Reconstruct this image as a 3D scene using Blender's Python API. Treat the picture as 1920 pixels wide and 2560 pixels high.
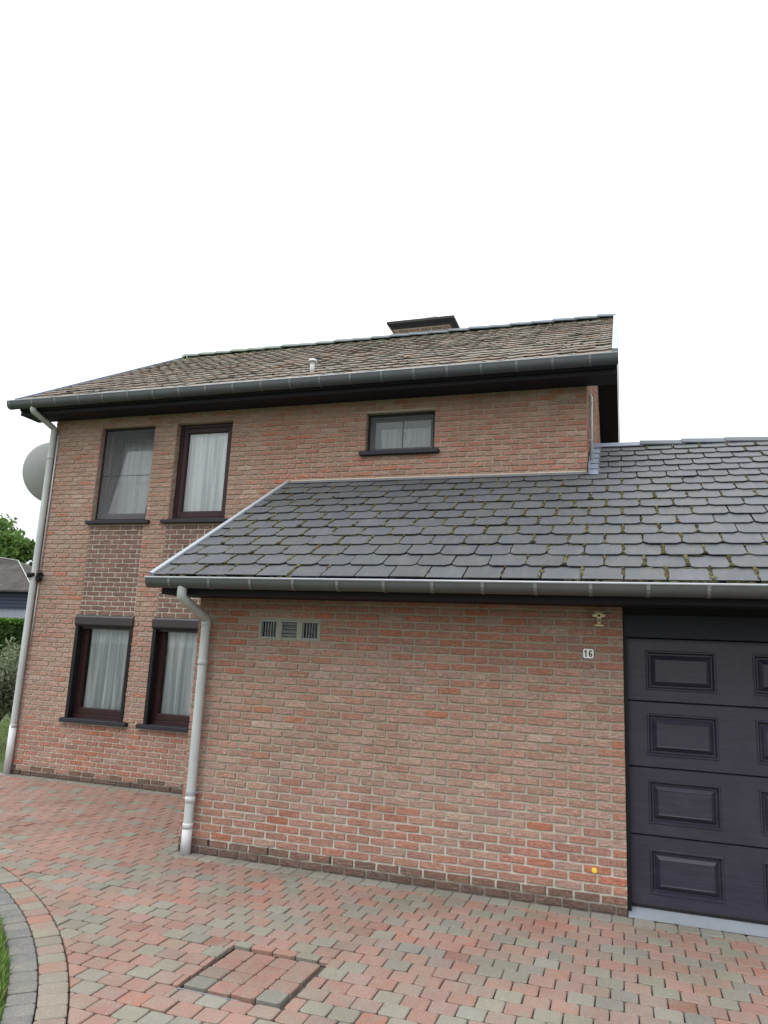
import bpy, math, random
import numpy as np
from mathutils import Matrix, Vector

for o in list(bpy.data.objects): bpy.data.objects.remove(o)
scene = bpy.context.scene
COL = scene.collection
R = math.radians

# ------------------------------------------------------------------ camera
CAM = np.array([3.871804, -6.181218, 1.822885])
F_PX, YAW, PIT, ROL = 1825.228, -0.3202656, 0.1928944, 0.0464501
_f = np.array([math.sin(YAW)*math.cos(PIT), math.cos(YAW)*math.cos(PIT), math.sin(PIT)])
_r = np.array([math.cos(YAW), -math.sin(YAW), 0.0]); _u = np.cross(_r, _f)
_c, _s = math.cos(ROL), math.sin(ROL)
RIGHT, UP, FWD = _c*_r+_s*_u, -_s*_r+_c*_u, _f
cam_d = bpy.data.cameras.new('camera'); cam = bpy.data.objects.new('camera', cam_d); COL.objects.link(cam)
cam_d.sensor_fit = 'HORIZONTAL'; cam_d.sensor_width = 36.0; cam_d.lens = 36.0*F_PX/1920.0
cam_d.clip_start = 0.05; cam_d.clip_end = 3000
cam.matrix_world = Matrix([[RIGHT[i], UP[i], -FWD[i], CAM[i]] for i in range(3)] + [[0, 0, 0, 1]])
scene.camera = cam
scene.render.resolution_x, scene.render.resolution_y = 768, 1024

# ------------------------------------------------------------------ sky, sun, exposure
SUN_ELEV, SUN_AZ = R(56), R(-122)        # soft light from the upper left, in front of the house
world = bpy.data.worlds.new('World'); scene.world = world; world.use_nodes = True
wn, wl = world.node_tree.nodes, world.node_tree.links
wn.clear()
wout = wn.new('ShaderNodeOutputWorld'); wbg = wn.new('ShaderNodeBackground')
wsky = wn.new('ShaderNodeTexSky'); wsky.sky_type = 'NISHITA'; wsky.sun_disc = False
wsky.sun_elevation = SUN_ELEV; wsky.sun_rotation = math.pi/2 - SUN_AZ; wsky.dust_density = 4.0
wco = wn.new('ShaderNodeTexCoord'); wno = wn.new('ShaderNodeTexNoise')
wno.inputs['Scale'].default_value = 1.6; wno.inputs['Detail'].default_value = 3.0
wl.new(wco.outputs['Generated'], wno.inputs['Vector'])
wrm = wn.new('ShaderNodeValToRGB')      # closed cloud deck: slightly uneven bright grey-white
wrm.color_ramp.elements[0].position = 0.3; wrm.color_ramp.elements[0].color = (12.2, 12.6, 12.9, 1)
wrm.color_ramp.elements[1].position = 0.7; wrm.color_ramp.elements[1].color = (14.2, 14.3, 14.4, 1)
wl.new(wno.outputs['Fac'], wrm.inputs['Fac'])
wmx = wn.new('ShaderNodeMix'); wmx.data_type = 'RGBA'; wmx.inputs['Factor'].default_value = 0.9
wl.new(wsky.outputs['Color'], wmx.inputs['A']); wl.new(wrm.outputs['Color'], wmx.inputs['B'])
wsp = wn.new('ShaderNodeSeparateXYZ'); wl.new(wco.outputs['Generated'], wsp.inputs[0])
wmr = wn.new('ShaderNodeMapRange'); wl.new(wsp.outputs['Z'], wmr.inputs['Value'])     # an overcast sky is brighter overhead
wmr.inputs['From Min'].default_value = 0.0; wmr.inputs['From Max'].default_value = 1.0; wmr.inputs['To Min'].default_value = 0.62; wmr.inputs['To Max'].default_value = 1.70
wvm = wn.new('ShaderNodeVectorMath'); wvm.operation = 'SCALE'; wl.new(wmx.outputs['Result'], wvm.inputs[0]); wl.new(wmr.outputs['Result'], wvm.inputs['Scale'])
wl.new(wvm.outputs['Vector'], wbg.inputs['Color']); wbg.inputs['Strength'].default_value = 0.10
wl.new(wbg.outputs['Background'], wout.inputs['Surface'])
sun_d = bpy.data.lights.new('sun', 'SUN'); sun_d.energy = 1.2; sun_d.angle = R(40); sun_d.color = (1.0, 0.97, 0.93)
sun = bpy.data.objects.new('sun', sun_d); COL.objects.link(sun)
sdir = Vector((math.cos(SUN_ELEV)*math.cos(SUN_AZ), math.cos(SUN_ELEV)*math.sin(SUN_AZ), math.sin(SUN_ELEV)))
sun.rotation_euler = sdir.to_track_quat('Z', 'Y').to_euler(); sun.location = (0, -10, 20)
scene.view_settings.view_transform = 'Standard'; scene.view_settings.look = 'None'
scene.view_settings.exposure = 0.33; scene.view_settings.gamma = 1.0; scene.view_settings.use_curve_mapping = False

# ------------------------------------------------------------------ helpers: projection
def proj(X):
    d = np.asarray(X, float) - CAM
    z = d @ FWD
    return 960+F_PX*(d@RIGHT)/z, 1280-F_PX*(d@UP)/z, z
def pix_area(pts):
    q = [proj(p) for p in pts]
    if min(c[2] for c in q) < 0.1: return 0.0, 0, 0
    a = 0.0
    for i in range(len(q)):
        x0, y0, _ = q[i]; x1, y1, _ = q[(i+1) % len(q)]; a += x0*y1-x1*y0
    return abs(a)/2, sum(c[0] for c in q)/len(q), sum(c[1] for c in q)/len(q)
def in_frame(u, v, m=10): return -m < u < 1920+m and -m < v < 2560+m

# ------------------------------------------------------------------ helpers: meshes
class MB:
    def __init__(s): s.v = []; s.f = []; s.t = []
    def add(s, v, f, tint=(1, 1, 1, 0)):
        b = len(s.v); s.v += [tuple(p) for p in v]; s.f += [tuple(b+i for i in q) for q in f]; s.t += [tint]*len(v)
        return s
    def box(s, x0, x1, y0, y1, z0, z1, tint=(1, 1, 1, 0), bev=0.0):
        if bev <= 0:
            return s.add([(x0,y0,z0),(x1,y0,z0),(x1,y1,z0),(x0,y1,z0),(x0,y0,z1),(x1,y0,z1),(x1,y1,z1),(x0,y1,z1)],
              [(0,3,2,1),(4,5,6,7),(0,1,5,4),(1,2,6,5),(2,3,7,6),(3,0,4,7)], tint)
        b = min(bev, (x1-x0)/2.1, (y1-y0)/2.1, (z1-z0)/2.1); v = []; idx = {}
        X, Y, Z = (x0, x1), (y0, y1), (z0, z1)
        for i in (0, 1):
            for j in (0, 1):
                for k in (0, 1):
                    sx, sy, sz = 1-2*i, 1-2*j, 1-2*k
                    for a in range(3):
                        q = [X[i]+sx*b, Y[j]+sy*b, Z[k]+sz*b]; q[a] = (X[i], Y[j], Z[k])[a]
                        idx[i,j,k,a] = len(v); v.append(tuple(q))
        f = []
        for a in range(3):
            for e in (0, 1):
                o = [c for c in range(3) if c != a]; q = []
                for m in ((0,0),(1,0),(1,1),(0,1)):
                    t = [0,0,0]; t[a] = e; t[o[0]] = m[0]; t[o[1]] = m[1]; q.append(idx[t[0],t[1],t[2],a])
                f.append(tuple(q))
        for a in range(3):
            o = [c for c in range(3) if c != a]
            for m in ((0,0),(1,0),(1,1),(0,1)):
                q = []
                for e, oo in ((0,o[0]),(0,o[1]),(1,o[1]),(1,o[0])):
                    t = [0,0,0]; t[a] = e; t[o[0]] = m[0]; t[o[1]] = m[1]; q.append(idx[t[0],t[1],t[2],oo])
                f.append(tuple(q))
        for i in (0,1):
            for j in (0,1):
                for k in (0,1): f.append((idx[i,j,k,0], idx[i,j,k,1], idx[i,j,k,2]))
        return s.add(v, f, tint)
    def extr_x(s, poly, x0, x1, tint=(1, 1, 1, 0), closed=True):
        n = len(poly); v = [(x0, y, z) for y, z in poly]+[(x1, y, z) for y, z in poly]
        f = [(i, (i+1) % n, n+(i+1) % n, n+i) for i in range(n if closed else n-1)]
        if closed: f += [tuple(range(n))[::-1], tuple(range(n, 2*n))]
        return s.add(v, f, tint)
    def extr_dir(s, poly, d, tint=(1, 1, 1, 0)):
        n = len(poly); v = list(poly)+[(p[0]+d[0], p[1]+d[1], p[2]+d[2]) for p in poly]
        f = [(i, (i+1) % n, n+(i+1) % n, n+i) for i in range(n)]+[tuple(range(n))[::-1], tuple(range(n, 2*n))]
        return s.add(v, f, tint)
    def tube(s, pts, r, n=12, tint=(1, 1, 1, 0), cap=True):
        pts = [Vector(p) for p in pts]; rs = r if isinstance(r, (list, tuple)) else [r]*len(pts)
        v = []; f = []; prev = None
        for i, p in enumerate(pts):
            if i == 0: t = pts[1]-p
            elif i == len(pts)-1: t = p-pts[i-1]
            else: t = (pts[i+1]-p).normalized()+(p-pts[i-1]).normalized()
            t.normalize()
            if prev is None:
                a = Vector((1, 0, 0)) if abs(t.x) < 0.9 else Vector((0, 1, 0)); e = (a-t*a.dot(t)).normalized()
            else: e = (prev-t*prev.dot(t)).normalized()
            prev = e; g = t.cross(e)
            for k in range(n):
                an = 2*math.pi*k/n; v.append(tuple(p+rs[i]*(math.cos(an)*e+math.sin(an)*g)))
        for i in range(len(pts)-1):
            for k in range(n): f.append((i*n+k, i*n+(k+1) % n, (i+1)*n+(k+1) % n, (i+1)*n+k))
        if cap: f += [tuple(range(n))[::-1], tuple(range((len(pts)-1)*n, len(pts)*n))]
        return s.add(v, f, tint)
    def lathe(s, prof, c, axis=(0, 0, 1), n=20, tint=(1, 1, 1, 0)):
        ax = Vector(axis).normalized(); a = Vector((1, 0, 0)) if abs(ax.x) < 0.9 else Vector((0, 1, 0))
        e = (a-ax*a.dot(ax)).normalized(); g = ax.cross(e); c = Vector(c); v = []; f = []
        for r, h in prof:
            for k in range(n):
                an = 2*math.pi*k/n; v.append(tuple(c+ax*h+r*(math.cos(an)*e+math.sin(an)*g)))
        for i in range(len(prof)-1):
            for k in range(n): f.append((i*n+k, i*n+(k+1) % n, (i+1)*n+(k+1) % n, (i+1)*n+k))
        return s.add(v, f, tint)
    def build(s, name, mat, parent=None, origin=None, smooth=False):
        og = tuple(origin) if origin is not None else (0, 0, 0)
        me = bpy.data.meshes.new(name)
        vv = s.v if origin is None else [(a-og[0], b-og[1], c-og[2]) for a, b, c in s.v]
        me.from_pydata(vv, [], s.f)
        at = me.attributes.new('tint', 'FLOAT_COLOR', 'POINT')
        at.data.foreach_set('color', np.array(s.t, np.float32).ravel())
        if smooth:
            me.polygons.foreach_set('use_smooth', [True]*len(me.polygons))
        me.materials.append(mat); me.update()
        ob = bpy.data.objects.new(name, me); COL.objects.link(ob)
        place(ob, parent, og); return ob
ORG = {}
def place(ob, parent, og):
    ob.location = og; ORG[ob.name] = og
    if parent is not None:
        ob.parent = parent; q = ORG[parent.name]; ob.matrix_parent_inverse = Matrix.Translation((-q[0], -q[1], -q[2]))
def auto_smooth(ob, ang=35):
    me = ob.data
    me.polygons.foreach_set('use_smooth', [True]*len(me.polygons))
    import bmesh
    bm = bmesh.new(); bm.from_mesh(me); lim = R(ang)
    for e in bm.edges:
        e.smooth = len(e.link_faces) == 2 and e.calc_face_angle(0) < lim
    bm.to_mesh(me); bm.free()
    return ob
def empty(name, loc, label, cat, group=None):
    o = bpy.data.objects.new(name, None); o.empty_display_size = 0.1; COL.objects.link(o); place(o, None, loc)
    o['label'] = label; o['category'] = cat
    if group: o['group'] = group
    return o
def tag(o, label=None, cat=None, group=None, kind=None):
    if label: o['label'] = label
    if cat: o['category'] = cat
    if group: o['group'] = group
    if kind: o['kind'] = kind
    return o
def clip(poly, a, b, c):
    out = []
    for i in range(len(poly)):
        p, q = poly[i], poly[(i+1) % len(poly)]
        dp, dq = a*p[0]+b*p[1]-c, a*q[0]+b*q[1]-c
        if dp <= 0: out.append(p)
        if (dp < 0 < dq) or (dq < 0 < dp):
            t = dp/(dp-dq); out.append((p[0]+t*(q[0]-p[0]), p[1]+t*(q[1]-p[1])))
    return out
def parea(poly): return abs(sum(poly[i][0]*poly[(i+1) % len(poly)][1]-poly[(i+1) % len(poly)][0]*poly[i][1] for i in range(len(poly))))/2

# ------------------------------------------------------------------ materials
class NT:
    def __init__(s, name):
        s.m = bpy.data.materials.new(name); s.m.use_nodes = True; s.t = s.m.node_tree; s.t.nodes.clear()
        s.out = s.t.nodes.new('ShaderNodeOutputMaterial')
    def n(s, typ, props=None, **inp):
        nd = s.t.nodes.new('ShaderNode'+typ)
        for k, v in (props or {}).items(): setattr(nd, k, v)
        for k, v in inp.items(): s.set(nd, k, v)
        return nd
    def set(s, nd, k, v):
        k = k.replace('_', ' ')
        sock = nd.inputs[int(k[1:])] if k[0] == '#' else nd.inputs[k]
        if isinstance(v, tuple) and len(v) == 2 and hasattr(v[0], 'outputs'): s.t.links.new(v[0].outputs[v[1]], sock)
        elif hasattr(v, 'outputs'): s.t.links.new(v.outputs[0], sock)
        else:
            if isinstance(v, tuple) and len(v) == 3 and sock.type == 'RGBA': v = v+(1,)
            sock.default_value = v
    def math(s, op, a, b=0.0, c=0.0, clamp=False):
        nd = s.t.nodes.new('ShaderNodeMath'); nd.operation = op; nd.use_clamp = clamp
        for i, v in enumerate((a, b, c)): s.set(nd, '#%d' % i, v)
        return nd
    def mix(s, fac, a, b, typ='MIX'):
        nd = s.t.nodes.new('ShaderNodeMix'); nd.data_type = 'RGBA'; nd.blend_type = typ; nd.clamp_factor = True
        for sock, v in ((nd.inputs[0], fac), (nd.inputs[6], a), (nd.inputs[7], b)):
            if isinstance(v, tuple) and len(v) == 2 and hasattr(v[0], 'outputs'): s.t.links.new(v[0].outputs[v[1]], sock)
            elif hasattr(v, 'outputs'):
                s.t.links.new(v.outputs['Result'] if v.bl_idname == 'ShaderNodeMix' and v.data_type == 'RGBA' else v.outputs[0], sock)
            else: sock.default_value = (v+(1,) if isinstance(v, tuple) and len(v) == 3 else v)
        return (nd, 'Result') if False else nd
    def ramp(s, fac, stops):
        nd = s.t.nodes.new('ShaderNodeValToRGB'); e = nd.color_ramp.elements
        while len(e) < len(stops): e.new(0.5)
        for el, (p, c) in zip(e, stops):
            el.position = p; el.color = (c, c, c, 1) if isinstance(c, (int, float)) else (c+(1,) if len(c) == 3 else c)
        s.set(nd, 'Fac', fac); return nd
    def noise(s, vec, scale, detail=3, rough=0.55, w=None, dist=0.0):
        nd = s.t.nodes.new('ShaderNodeTexNoise')
        if w is not None: nd.noise_dimensions = '4D'; s.set(nd, 'W', w)
        s.set(nd, 'Vector', vec); nd.inputs['Scale'].default_value = scale; nd.inputs['Detail'].default_value = detail
        nd.inputs['Roughness'].default_value = rough; nd.inputs['Distortion'].default_value = dist
        return nd
    def scalev(s, vec, xyz):
        nd = s.t.nodes.new('ShaderNodeMapping'); s.set(nd, 'Vector', vec); nd.inputs['Scale'].default_value = xyz; return nd
    def col(s, nd):   # RGBA result of a mix node
        return [o for o in nd.outputs if o.name == 'Result' and o.type == 'RGBA'][0]
    def finish(s, base, rough=0.8, bump=None, bstr=0.3, bdist=0.005, metal=0.0, spec=0.5, **kw):
        p = s.t.nodes.new('ShaderNodeBsdfPrincipled')
        if hasattr(base, 'outputs'):
            s.t.links.new(s.col(base) if base.bl_idname == 'ShaderNodeMix' else base.outputs[0], p.inputs['Base Color'])
        elif isinstance(base, tuple) and hasattr(base[0], 'outputs'): s.t.links.new(base[0].outputs[base[1]], p.inputs['Base Color'])
        else: p.inputs['Base Color'].default_value = base+(1,)
        s.set(p, 'Roughness', rough); s.set(p, 'Metallic', metal); p.inputs['Specular IOR Level'].default_value = spec
        for k, v in kw.items(): s.set(p, k, v)
        if bump is not None:
            b = s.t.nodes.new('ShaderNodeBump'); b.inputs['Strength'].default_value = bstr; b.inputs['Distance'].default_value = bdist
            s.set(b, 'Height', bump); s.t.links.new(b.outputs[0], p.inputs['Normal'])
        s.t.links.new(p.outputs[0], s.out.inputs['Surface']); s.p = p
        return s.m
    def tint(s): return s.n('Attribute', {'attribute_name': 'tint'})
    def pos(s): return s.n('NewGeometry')
MAT = {}
def m_brick():
    t = NT('handmade_brick'); a = t.tint(); g = t.pos(); P = (g, 'Position')
    w = t.math('MULTIPLY', (a, 'Alpha'), 37.0)
    n1 = t.noise(t.scalev(P, (1, 1, 2.2)), 26, 4, 0.6, w=w)
    n2 = t.noise(P, 190, 3, 0.6, w=w)
    crease = t.noise(t.scalev(P, (1, 1, 2.6)), 17, 3, 0.5, w=w, dist=1.6)
    fold = t.ramp(crease, [(0.40, 0.0), (0.455, 1.0), (0.50, 1.0), (0.53, 0.15), (0.60, 0.8)])
    c1 = t.mix(t.ramp(n1, [(0.3, 0.0), (0.75, 1.0)]), (a, 'Color'), t.mix(0.28, (a, 'Color'), (0.50, 0.40, 0.33)))
    c2 = t.mix(t.math('MULTIPLY', t.ramp(n2, [(0.25, 1.0), (0.5, 0.0)]), 0.45), c1, t.mix(1.0, c1, (0.5, 0.42, 0.4), 'MULTIPLY'))
    c3 = t.mix(t.math('MULTIPLY', t.math('SUBTRACT', 1.0, fold), 0.6), c2, t.mix(1.0, c2, (0.55, 0.46, 0.42), 'MULTIPLY'))
    st = t.noise(t.scalev(P, (1.3, 1.3, 0.45)), 1.3, 4, 0.65)
    c3 = t.mix(t.math('MULTIPLY', t.ramp(st, [(0.46, 0.0), (0.70, 1.0)]), 0.55), c3, t.mix(1.0, c3, (0.76, 0.75, 0.74), 'MULTIPLY'))
    h = t.math('ADD', t.math('MULTIPLY', fold, 0.8), t.math('ADD', t.math('MULTIPLY', n2, 0.25), t.math('MULTIPLY', n1, 0.7)))
    return t.finish(c3, 0.92, h, 0.8, 0.007, spec=0.2)
def m_mortar(name, lo, hi, z0, z1):
    t = NT(name); g = t.pos(); P = (g, 'Position'); sx = t.n('SeparateXYZ', Vector=P)
    nz = t.noise(P, 1.7, 4, 0.6); n2 = t.noise(P, 70, 4, 0.65); n3 = t.noise(P, 260, 2)
    f = t.math('ADD', (sx, 'Z'), t.math('MULTIPLY', t.math('SUBTRACT', nz, 0.5), 0.9))
    f = t.n('MapRange', Value=f, From_Min=z0, From_Max=z1)
    c = t.mix(f, lo, hi)
    damp = t.math('ADD', (sx, 'Z'), t.math('MULTIPLY', t.math('SUBTRACT', t.noise(P, 9, 3, 0.6), 0.5), 0.06))
    c = t.mix(t.math('MULTIPLY', t.n('MapRange', Value=damp, From_Min=0.090, From_Max=0.045), 0.8), c, (0.13, 0.105, 0.088))
    c = t.mix(t.math('MULTIPLY', t.ramp(n2, [(0.3, 1.0), (0.6, 0.0)]), 0.5), c, t.mix(1.0, c, (0.55, 0.53, 0.5), 'MULTIPLY'))
    return t.finish(c, 0.95, t.math('ADD', n2, t.math('MULTIPLY', n3, 0.4)), 0.6, 0.006, spec=0.2)
def m_tinted(name, rough=0.8, nscale=30, amt=0.35, dark=(0.5, 0.5, 0.5), bstr=0.4, bdist=0.004, spec=0.4, stretch=(1, 1, 1), fine=200, extra=None, metal=0.0):
    t = NT(name); a = t.tint(); P = (t.pos(), 'Position'); w = t.math('MULTIPLY', (a, 'Alpha'), 37.0)
    n1 = t.noise(t.scalev(P, stretch), nscale, 4, 0.6, w=w); n2 = t.noise(P, fine, 3, 0.6, w=w)
    c = t.mix(t.math('MULTIPLY', t.ramp(n1, [(0.3, 1.0), (0.65, 0.0)]), amt), (a, 'Color'), t.mix(1.0, (a, 'Color'), dark, 'MULTIPLY'))
    if extra: c = extra(t, c, P, n1, n2, w)
    return t.finish(c, rough, t.math('ADD', n1, t.math('MULTIPLY', n2, 0.5)), bstr, bdist, spec=spec, metal=metal)
def paver_extra(t, c, P, n1, n2, w):
    blot = t.noise(P, 9, 2, 0.5, w=w)
    c = t.mix(t.math('MULTIPLY', t.ramp(blot, [(0.46, 0.0), (0.66, 1.0)]), 0.5), c, (0.195, 0.178, 0.15))
    sp = t.n('TexVoronoi', {'feature': 'F1'}, Vector=P, Scale=150.0)
    spk = t.math('MULTIPLY', t.math('LESS_THAN', (sp, 'Distance'), 0.22), t.math('GREATER_THAN', (t.n('SeparateColor', Color=(sp, 'Color')), 'Red'), 0.60))
    c = t.mix(t.math('MULTIPLY', spk, 0.7), c, (0.55, 0.52, 0.46))
    dirt = t.noise(P, 1.3, 3, 0.6)
    return t.mix(t.math('MULTIPLY', t.ramp(dirt, [(0.42, 0.0), (0.72, 1.0)]), 0.42), c, t.mix(1.0, c, (0.62, 0.56, 0.52), 'MULTIPLY'))
def slate_extra(t, c, P, n1, n2, w):
    blot = t.noise(P, 5.5, 4, 0.6)
    c = t.mix(t.math('MULTIPLY', t.ramp(blot, [(0.5, 0.0), (0.72, 1.0)]), 0.4), c, (0.098, 0.094, 0.075))
    st = t.noise(t.scalev(P, (7, 1.2, 1.2)), 3.5, 3, 0.6)
    return t.mix(t.math('MULTIPLY', t.ramp(st, [(0.5, 0.0), (0.75, 1.0)]), 0.3), c, (0.125, 0.13, 0.13))
def tile_extra(t, c, P, n1, n2, w):
    sx = t.n('SeparateXYZ', Vector=P)
    al = t.math('ADD', t.n('MapRange', Value=(sx, 'Z'), From_Min=6.9, From_Max=7.65), t.math('MULTIPLY', t.math('SUBTRACT', t.noise(P, 2.6, 4, 0.65), 0.5), 2.2))
    c = t.mix(t.math('MULTIPLY', t.ramp(al, [(0.45, 0.0), (1.0, 1.0)]), 0.62), c, (0.25, 0.29, 0.19))
    gr = t.noise(P, 11, 4, 0.65)
    return t.mix(t.math('MULTIPLY', t.ramp(gr, [(0.45, 0.0), (0.7, 1.0)]), 0.5), c, (0.165, 0.158, 0.125))
def m_plain(name, col, rough=0.6, nscale=12, amt=0.25, bstr=0.1, metal=0.0, spec=0.5, stretch=(1, 1, 1), fine=120, bdist=0.002, dark=0.6):
    t = NT(name); P = (t.pos(), 'Position'); n1 = t.noise(t.scalev(P, stretch), nscale, 4, 0.6); n2 = t.noise(P, fine, 3, 0.6)
    c = t.mix(t.math('MULTIPLY', t.ramp(n1, [(0.3, 1.0), (0.7, 0.0)]), amt), col, tuple(x*dark for x in col))
    return t.finish(c, t.math('ADD', rough-0.06, t.math('MULTIPLY', n1, 0.12)), t.math('ADD', n1, t.math('MULTIPLY', n2, 0.3)), bstr, bdist, metal=metal, spec=spec)
def m_glass(name, k):
    t = NT(name); fr = t.n('Fresnel', IOR=1.5); n = t.noise((t.pos(), 'Position'), 1.5, 2)
    b = t.n('Bump', Strength=0.02, Distance=0.02, Height=n)
    gl = t.n('BsdfGlossy', Color=(0.95, 0.98, 1.0), Roughness=0.02, Normal=b); tr = t.n('BsdfTransparent', Color=(0.97, 0.98, 0.98))
    f2 = t.math('MULTIPLY', fr, k, clamp=True)
    ms = t.n('MixShader', Fac=f2, **{'#1': tr, '#2': gl}); t.t.links.new(ms.outputs[0], t.out.inputs[0]); return t.m
def m_curtain():
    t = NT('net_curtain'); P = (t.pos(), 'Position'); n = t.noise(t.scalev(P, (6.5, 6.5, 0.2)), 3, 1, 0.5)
    c = t.mix(t.ramp(n, [(0.36, 0.0), (0.62, 1.0)]), (0.92, 0.94, 0.96), (0.50, 0.55, 0.58))  # pale and grey stripes put fold shading and doubled cloth into the colour
    d = t.n('BsdfDiffuse'); tl = t.n('BsdfTranslucent'); tp = t.n('BsdfTransparent')
    for b in (d, tl): t.t.links.new(t.col(c), b.inputs['Color'])
    a = t.n('MixShader', Fac=0.10, **{'#1': d, '#2': tl}); b = t.n('MixShader', Fac=0.03, **{'#1': a, '#2': tp})
    t.t.links.new(b.outputs[0], t.out.inputs[0]); return t.m
def m_screen():
    t = NT('fly_screen_mesh'); d = t.n('BsdfDiffuse', Color=(0.22, 0.23, 0.245)); tp = t.n('BsdfTransparent')
    b = t.n('MixShader', Fac=0.64, **{'#1': d, '#2': tp}); t.t.links.new(b.outputs[0], t.out.inputs[0]); return t.m
def m_door():
    t = NT('door_woodgrain'); P = (t.pos(), 'Position')
    n = t.noise(t.scalev(P, (2.2, 2.2, 60)), 2.2, 4, 0.65, dist=0.6); n2 = t.noise(t.scalev(P, (14, 14, 420)), 2.0, 2); n3 = t.noise(P, 3, 3)
    c = t.mix(t.ramp(n, [(0.35, 0.0), (0.7, 1.0)]), (0.015, 0.0145, 0.028), (0.028, 0.027, 0.046))
    c = t.mix(t.math('MULTIPLY', t.ramp(n3, [(0.5, 0.0), (0.75, 1.0)]), 0.35), c, (0.050, 0.048, 0.064))
    return t.finish(c, 0.42, t.math('ADD', n, n2), 0.25, 0.002, spec=0.5)
def m_leaf(name, trans=0.35, rough=0.6):
    t = NT(name); a = t.tint(); n = t.noise((t.pos(), 'Position'), 6, 2)
    c = t.mix(t.math('MULTIPLY', n, 0.5), (a, 'Color'), t.mix(1.0, (a, 'Color'), (0.55, 0.6, 0.5), 'MULTIPLY'))
    p = t.n('BsdfPrincipled', Roughness=rough); t.t.links.new(t.col(c), p.inputs['Base Color']); p.inputs['Specular IOR Level'].default_value = 0.3
    tl = t.n('BsdfTranslucent'); t.t.links.new(t.col(c), tl.inputs['Color'])
    ms = t.n('MixShader', Fac=trans, **{'#1': p, '#2': tl}); t.t.links.new(ms.outputs[0], t.out.inputs[0]); return t.m
MAT['brick'] = m_brick()
MAT['mortar_g'] = m_mortar('mortar_garage', (0.52, 0.50, 0.44), (0.355, 0.322, 0.260), 0.35, 0.95)
MAT['mortar_h'] = m_mortar('mortar_house', (0.52, 0.475, 0.40), (0.375, 0.31, 0.245), 0.3, 1.9)
MAT['mortar_l'] = m_mortar('mortar_pale', (0.60, 0.56, 0.49), (0.52, 0.47, 0.40), 2.2, 3.4)
MAT['paver'] = m_tinted('concrete_paver', 0.9, 40, 0.3, (0.7, 0.66, 0.62), 0.5, 0.004, 0.3, fine=330, extra=paver_extra)
MAT['slate'] = m_tinted('roof_slate', 0.56, 7, 0.3, (0.72, 0.72, 0.75), 0.2, 0.003, 0.42, extra=slate_extra)
MAT['tile'] = m_tinted('clay_tile', 0.88, 30, 0.45, (0.62, 0.58, 0.55), 0.5, 0.005, 0.25, extra=tile_extra)
MAT['ridge'] = m_tinted('ridge_tile', 0.65, 14, 0.4, (0.6, 0.62, 0.65), 0.3, 0.004, 0.45)
MAT['moss'] = m_tinted('moss', 0.95, 120, 0.6, (0.45, 0.45, 0.45), 0.9, 0.006, 0.1)
MAT['zinc'] = m_plain('zinc_trim', (0.36, 0.39, 0.43), 0.45, 5, 0.3, 0.05, metal=0.2)
MAT['zinc_d'] = m_plain('zinc_gutter', (0.088, 0.096, 0.097), 0.5, 7, 0.35, 0.08, metal=0.2)
MAT['zinc_h'] = m_plain('zinc_gutter_dark', (0.085, 0.092, 0.105), 0.5, 7, 0.35, 0.08, metal=0.2)
MAT['trim'] = m_plain('verge_zinc', (0.34, 0.39, 0.44), 0.55, 5, 0.2, 0.05)
MAT['bracket'] = m_plain('bracket_strap', (0.17, 0.178, 0.182), 0.5, 60, 0.8, 0.1, metal=0.2)
MAT['bracket_h'] = m_plain('bracket_strap_dark', (0.13, 0.14, 0.155), 0.5, 40, 0.4, 0.1)
MAT['lead'] = m_plain('lead_flashing', (0.26, 0.30, 0.38), 0.5, 9, 0.4, 0.2, metal=0.3)
MAT['pipe'] = m_plain('grey_pipe', (0.46, 0.495, 0.495), 0.55, 9, 0.6, 0.06, stretch=(1, 1, 0.22))
MAT['pipe_w'] = m_plain('white_pipe', (0.55, 0.57, 0.59), 0.5, 6, 0.35, 0.05)
MAT['dark'] = m_plain('dark_board', (0.013, 0.012, 0.018), 0.65, 5, 0.3, 0.1, stretch=(0.2, 1, 6), spec=0.25)
MAT['deck'] = m_plain('roof_underlay', (0.018, 0.017, 0.017), 0.9, 8, 0.3)
MAT['frame'] = m_plain('mahogany_frame', (0.030, 0.011, 0.013), 0.45, 10, 0.35, 0.08, spec=0.3)
MAT['black'] = m_plain('black_aluminium', (0.010, 0.009, 0.011), 0.5, 10, 0.2, 0.05, spec=0.25)
MAT['box'] = m_plain('shutter_box_alu', (0.030, 0.026, 0.030), 0.42, 10, 0.2, 0.05, spec=0.4)
MAT['stone'] = m_plain('blue_stone', (0.024, 0.024, 0.033), 0.6, 20, 0.35, 0.15, spec=0.25)
MAT['glass'] = m_glass('double_glazing', 3.2); MAT['glass_dim'] = m_glass('dim_reflection_glass', 1.5); MAT['curtain'] = m_curtain(); MAT['screen'] = m_screen(); MAT['door'] = m_door()  # lower panes: same glass, reflection turned down to lose the mirrored sky line
MAT['lintel'] = m_plain('lintel_panel', (0.010, 0.012, 0.021), 0.6, 8, 0.2, 0.05, spec=0.3)
MAT['galv'] = m_plain('galvanised_steel', (0.42, 0.46, 0.52), 0.38, 8, 0.3, 0.08, metal=0.5)
MAT['sand'] = m_plain('joint_sand', (0.075, 0.066, 0.054), 0.95, 30, 0.5, 0.5)
MAT['soil'] = m_plain('lawn_soil', (0.058, 0.088, 0.026), 0.95, 14, 0.5, 0.8, bdist=0.01)
MAT['cream'] = m_plain('cream_plastic', (0.66, 0.58, 0.38), 0.45, 20, 0.15, 0.03)
MAT['white'] = m_plain('white_enamel', (0.78, 0.79, 0.78), 0.3, 20, 0.1, 0.02)
MAT['ink'] = m_plain('black_enamel', (0.012, 0.012, 0.014), 0.3, 20, 0.1, 0.02)
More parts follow.
